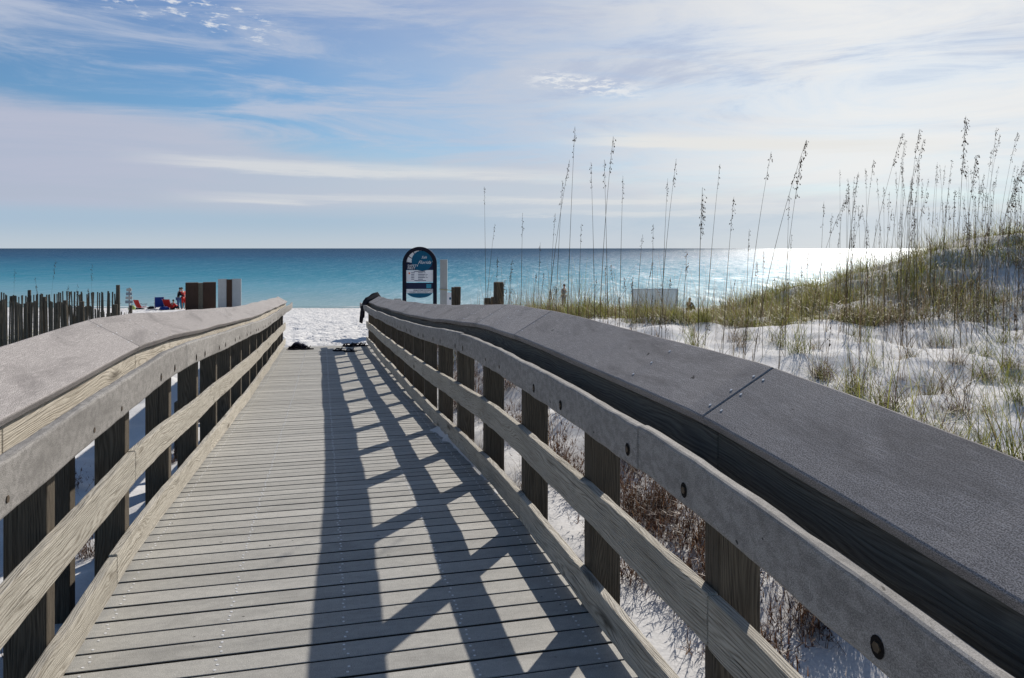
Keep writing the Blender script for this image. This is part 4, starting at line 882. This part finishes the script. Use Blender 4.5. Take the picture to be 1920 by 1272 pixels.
# ------------------------------------------------------------------ jacket over the right railing end
def jacket():
    t = thing('black_jacket', 'black jacket draped over the far end of the right railing', 'jacket', (1.2, 19.5, .2))
    cap0 = deck(19.5)+.035-.2            # local height of the deck line
    us = [(-.24, .60), (-.235, .74), (-.225, .88), (-.20, 1.00), (-.15, 1.09), (-.09, 1.145), (0, 1.19), (.08, 1.235), (.13, 1.255), (.18, 1.20), (.20, 1.08), (.205, .95)]
    ny = 20; V = []; m = len(us)
    for j in range(ny+1):
        v = j/ny; yy = -.95+1.40*v; swell = math.sin(math.pi*v)**.6
        for i_, (a, z) in enumerate(us):
            u = i_/(m-1); n_ = float(fbm(u*4+3, v*5, 3, 12)); n2 = float(fbm(u*3+9, v*6, 3, 22)); top = math.sin(math.pi*min(1, max(0, (u-.15)/.75)))
            hang = max(0, .45-u)/.45
            V.append((a-hang*(.03+.07*abs(n2))*1.2 + .03*n2, yy*(1-.3*hang)+n2*.05-.06*hang, cap0+z+.008+swell*top*(.085+.10*n_)+hang*(.10*(1-swell)+.16*n_)))
    Q = [[j*m+i_, j*m+i_+1, (j+1)*m+i_+1, (j+1)*m+i_] for j in range(ny) for i_ in range(m-1)]
    o = link('cloth', mesh_np('cloth', V, Q, M['dark'], smooth=True), t); s_ = o.modifiers.new('s', 'SOLIDIFY'); s_.thickness = .025
    sl = skinned('sleeve', [((-.14, -.25, .08), (.07, .05)), ((-.24, -.30, -.06), (.065, .05)), ((-.24, -.34, -.32), (.05, .04))], [(0, 1), (1, 2)], M['dark'], t)
    skinned('collar', [((-.06, -.12, .17), (.07, .05)), ((.04, -.05, .25), (.07, .05)), ((.14, .1, .24), (.05, .04))], [(0, 1), (1, 2)], M['dark'], t)
jacket()

# ------------------------------------------------------------------ sandals on the deck
def sandal_meshes():
    out = []
    for k in range(2):
        pol = []
        for i_ in range(20):
            a = 2*math.pi*i_/20; l = math.sin(a); w = .048-.010*(l < 0)*abs(l) + .006*math.cos(a)*(1 if k else -1)*(l > 0); pol.append((w*math.cos(a), .135*l))
        b = MB(); 
        top = [(p[0], p[1], .022) for p in pol]; bot = [(p[0], p[1], 0) for p in pol]; b.face(top); b.face(bot[::-1])
        for i_ in range(20): b.face([bot[i_], bot[(i_+1) % 20], top[(i_+1) % 20], top[i_]])
        s = MB()
        for q in (-1, 1): s.tube([(0, .085, .022), (q*.02, .05, .058), (q*.038, .0, .055), (q*.043, -.035, .02)], .009, 5)
        s.tube([(-.042, -.03, .02), (-.035, -.055, .06), (0, -.07, .075), (.035, -.055, .06), (.042, -.03, .02)], .008, 5)
        out.append((b.mesh('sole', M['dark']), s.mesh('strap', M['dark'])))
    return out
SD = sandal_meshes()
def sandal(x, y, rz, label, group, z=None, k=0, sc=1.0, mt=None, tilt=0):
    z = (deck(y) if y < YEND-.05 else gz(x, y)) if z is None else z
    t = thing('sandal', label, 'sandal', (x, y, z+.003), rz, group); t.scale = (sc,)*3; t.rotation_euler = (tilt, 0, rz)
    link('sole', SD[k % 2][0], t); link('strap', SD[k % 2][1], t)
sandal(.37, 18.35, 1.2, 'black sandal lying in the cap shadow, left one of the pair', 'pair of sandals on the far deck', None, 0, 1.15)
sandal(.62, 18.1, 1.45, 'black sandal nearer the right railing, right one of the pair', 'pair of sandals on the far deck', None, 1, 1.15)
for k, (x, y, rz, zz, ti) in enumerate([(-.74, 19.3, .4, 0, 0), (-.66, 19.45, 1.3, .02, .1), (-.58, 19.2, 2.0, .0, 0), (-.52, 19.38, .9, .035, -.15), (-.44, 19.25, 1.7, 0, 0), (-.62, 19.32, 2.6, .06, .3), (-.36, 19.15, 1.5, 0, 0)]):
    sandal(x, y, rz, 'dark sandal in the heap by the left railing end', 'heap of sandals by the left railing end', deck(y)+zz, k, 1.15, None, ti)
M['navy'] = flat_mat('navy_shoe', (.02, .025, .07), .7)
for k, (x, y, rz) in enumerate([(.55, 19.75, .2), (.66, 19.85, 1.6), (.78, 19.72, 1.3), (.88, 19.82, 1.8), (.98, 19.7, 1.2), (.72, 19.6, 2.4)]):
    sandal(x, y, rz, 'dark sandal in the row at the deck end by the right railing', 'sandals at the deck end by the right railing', deck(y), k, 1.1)
# heaped shoe (dark bundle)
t = thing('shoe_bag', 'dark crumpled bag in the heap of sandals by the left railing', 'bag', (-.60, 19.5, deck(19.5)))
b = MB(); ell(b, (0, 0, .07), (.13, .10, .10)); ell(b, (.12, .03, .05), (.10, .08, .07)); link('bag_body', b.mesh('bag_body', M['navy'], smooth=True), t)

# ------------------------------------------------------------------ sand drift over the deck edge
def drift():
    nx_, ny_ = 26, 70; V = []
    for j in range(ny_+1):
        for i_ in range(nx_+1):
            u = i_/nx_; y = 4.9+4.1*j/ny_; x = 1.16-.50*u
            env = math.exp(-((y-6.7)/.95)**2); e = env*(.40+.9*float(fbm(y*1.3, 1, 3, 77))); h = .15*env*(1-u*.5/max(.05, e)) + .02*float(fbm(x*9, y*9, 3, 78))
            V.append((x, y, deck(y)+max(-.012, h-.008)))
    m = nx_+1; Q = [[j*m+i_, (j+1)*m+i_, (j+1)*m+i_+1, j*m+i_+1] for j in range(ny_) for i_ in range(nx_)]
    link('sand_drift', mesh_np('sand_drift', V, Q, M['sand'], smooth=True), kind='structure')
drift()
# ------------------------------------------------------------------ sky
def world():
    w = bpy.data.worlds.new('World'); bpy.context.scene.world = w; w.use_nodes = True; nt = w.node_tree; bg = nt.nodes['Background']
    sky = N(nt, 'ShaderNodeTexSky', sky_type='NISHITA', sun_disc=False, sun_elevation=SUN_EL, sun_rotation=SUN_AZ, altitude=0, air_density=1.0, dust_density=.4, ozone_density=3.0)
    tc = N(nt, 'ShaderNodeTexCoord').outputs['Generated']; nrm = N(nt, 'ShaderNodeVectorMath', operation='NORMALIZE'); L(nt, tc, nrm.inputs[0])
    rt = mapv(nt, nrm.outputs[0], (1, 1, 1), rot=(0, 0, TH)); s = N(nt, 'ShaderNodeSeparateXYZ'); L(nt, rt, s.inputs[0])
    Az = math_(nt, 'ARCTAN2', s.outputs[0], s.outputs[1]); El = math_(nt, 'ARCSINE', s.outputs[2])
    c = N(nt, 'ShaderNodeCombineXYZ'); L(nt, Az, c.inputs[0]); L(nt, El, c.inputs[1]); P = c.outputs[0]
    def sm(x, a_, b_):
        m = N(nt, 'ShaderNodeMapRange', interpolation_type='SMOOTHSTEP'); L(nt, x, m.inputs[0])
        for i_, v in ((1, a_), (2, b_), (3, 0), (4, 1)): m.inputs[i_].default_value = v
        return m.outputs[0]
    mul = lambda *q: q[0] if len(q) == 1 else math_(nt, 'MULTIPLY', q[0], mul(*q[1:]))
    add = lambda *q: q[0] if len(q) == 1 else math_(nt, 'ADD', q[0], add(*q[1:]))
    inv = lambda x: math_(nt, 'SUBTRACT', 1.0, x)
    K = 1/.12
    def colr(r, g, b_): return (r*K, g*K, b_*K, 1)
    wob = noise(nt, mapv(nt, P, (2.2, 6, 1), (3.3, 1.2, 0)), 1, 4, .5)
    wl_ = noise(nt, mapv(nt, P, (3.0, 20, 1), (1.1, 3.7, 0), (0, 0, R(13))), 1, 8, .66, .7)     # wisps sinking to the right
    wr_ = noise(nt, mapv(nt, P, (2.6, 13, 1), (7.1, 2.2, 0), (0, 0, R(-24))), 1, 8, .66, .8)     # wisps rising to the right
    hor = noise(nt, mapv(nt, P, (2.6, 40, 1), (4.4, .3, 0), (0, 0, R(2))), 1, 8, .70, .4)
    puff = noise(nt, mapv(nt, P, (38, 150, 1), (2, 5, 0), (0, 0, R(8))), 1, 6, .68, 0)
    base = mixc(nt, 1.0, sky.outputs[0], (.44, .60, .71), 'MULTIPLY')
    hi = inv(sm(El, .45, 1.0))                                   # the thin cloud thins out overhead
    rside = sm(add(Az, mul(add(wob, -.5), .5)), -.42, .32)
    rfade = mul(inv(sm(Az, .9, 1.9)), sm(Az, -1.9, -.9), hi)     # and behind the camera
    col = mixc(nt, mul(.42, rfade, sm(El, .18, .34)), base, colr(.30, .36, .60))
    # wisps over the blue
    wz = mul(sm(wl_, .40, .66), .80, rfade); col = mixc(nt, wz, col, colr(.50, .555, .68))
    # lilac veil above the sea, its upper edge sinking to the right
    ed = add(El, mul(Az, .11), mul(add(wob, -.5), -.05), mul(add(wl_, -.5), -.05))
    veil = mul(inv(sm(ed, .085, .125)), .86, rfade); col = mixc(nt, veil, col, mixc(nt, sm(Az, -.6, .0), colr(.47, .50, .62), colr(.53, .58, .66)))
    # clear pale strip over the horizon
    st = mul(inv(sm(add(El, mul(add(hor, -.5), .02)), .035, .062)), .80); col = mixc(nt, st, col, mixc(nt, sm(El, .0, .035), colr(.52, .60, .66), colr(.38, .52, .65)))
    # veil of the sun side
    sv_ = mul(rside, add(.52, mul(sm(wr_, .30, .66), .48)), rfade); wh = mixc(nt, sm(Az, -.1, .45), colr(.56, .60, .68), colr(.86, .86, .85))
    sv_ = mul(sv_, add(.52, mul(sm(El, .015, .10), .48))); col = mixc(nt, mul(sv_, .95), col, wh)
    dk = mul(sm(wr_, .52, .36), sm(Az, -.25, .1), sm(El, .10, .2), .50, rfade); col = mixc(nt, dk, col, colr(.42, .48, .64))
    # long bright streaks
    def band(e0, hw, a0, a1, k, tilt=0.0, sc=.03):
        e = add(El, mul(Az, tilt), mul(add(hor, -.5), sc)); d = math_(nt, 'ABSOLUTE', add(e, -e0))
        return mul(inv(sm(d, hw*.25, hw)), sm(Az, a0, a0+.16), inv(sm(Az, a1-.25, a1)), add(.35, mul(sm(hor, .38, .6), .65)), k)
    for q in (band(.094, .013, -.50, .22, .55, .03), band(.062, .008, -.46, .5, .5, .0), band(.148, .014, .02, .62, .85, .06), band(.185, .010, .02, .26, .6, .02), band(.045, .005, -.1, .65, .45)):
        col = mixc(nt, q, col, colr(.80, .795, .77))
    # small broken puffs
    def puffs(e0, hw, a0, a1, k, th_): 
        d = math_(nt, 'ABSOLUTE', add(El, mul(Az, .14), -e0)); return mul(inv(sm(d, hw*.3, hw)), sm(Az, a0, a0+.06), inv(sm(Az, a1-.08, a1)), sm(puff, th_, th_+.16), k)
    for q in (puffs(.224, .030, -.56, -.26, .8, .52), puffs(.222, .016, .0, .20, .85, .44)): col = mixc(nt, q, col, colr(.84, .85, .86))
    L(nt, col, bg.inputs[0]); bg.inputs[1].default_value = .12
world()
sun = bpy.data.lights.new('sun', 'SUN'); sun.energy = 5.0; sun.angle = R(.55); sun.color = (1, .94, .86)
so = bpy.data.objects.new('sun', sun); C.objects.link(so)
so.rotation_euler = Vector((math.sin(SUN_AZ)*math.cos(SUN_EL), math.cos(SUN_AZ)*math.cos(SUN_EL), math.sin(SUN_EL))).to_track_quat('Z', 'Y').to_euler()

# ------------------------------------------------------------------ camera
cam = bpy.data.cameras.new('camera'); co = bpy.data.objects.new('camera', cam); C.objects.link(co)
co.location = (0, 0, EYE); co.rotation_euler = (R(90), 0, -TH)
cam.sensor_width = 36; cam.lens = 27; cam.shift_y = -170/1920; cam.clip_end = 200000; cam.clip_start = .05
sc = bpy.context.scene; sc.camera = co
sc.view_settings.view_transform = 'Standard'; sc.view_settings.look = 'None'; sc.view_settings.exposure = 0; sc.view_settings.gamma = 1
sc.cycles.max_bounces = 6; sc.cycles.transparent_max_bounces = 6
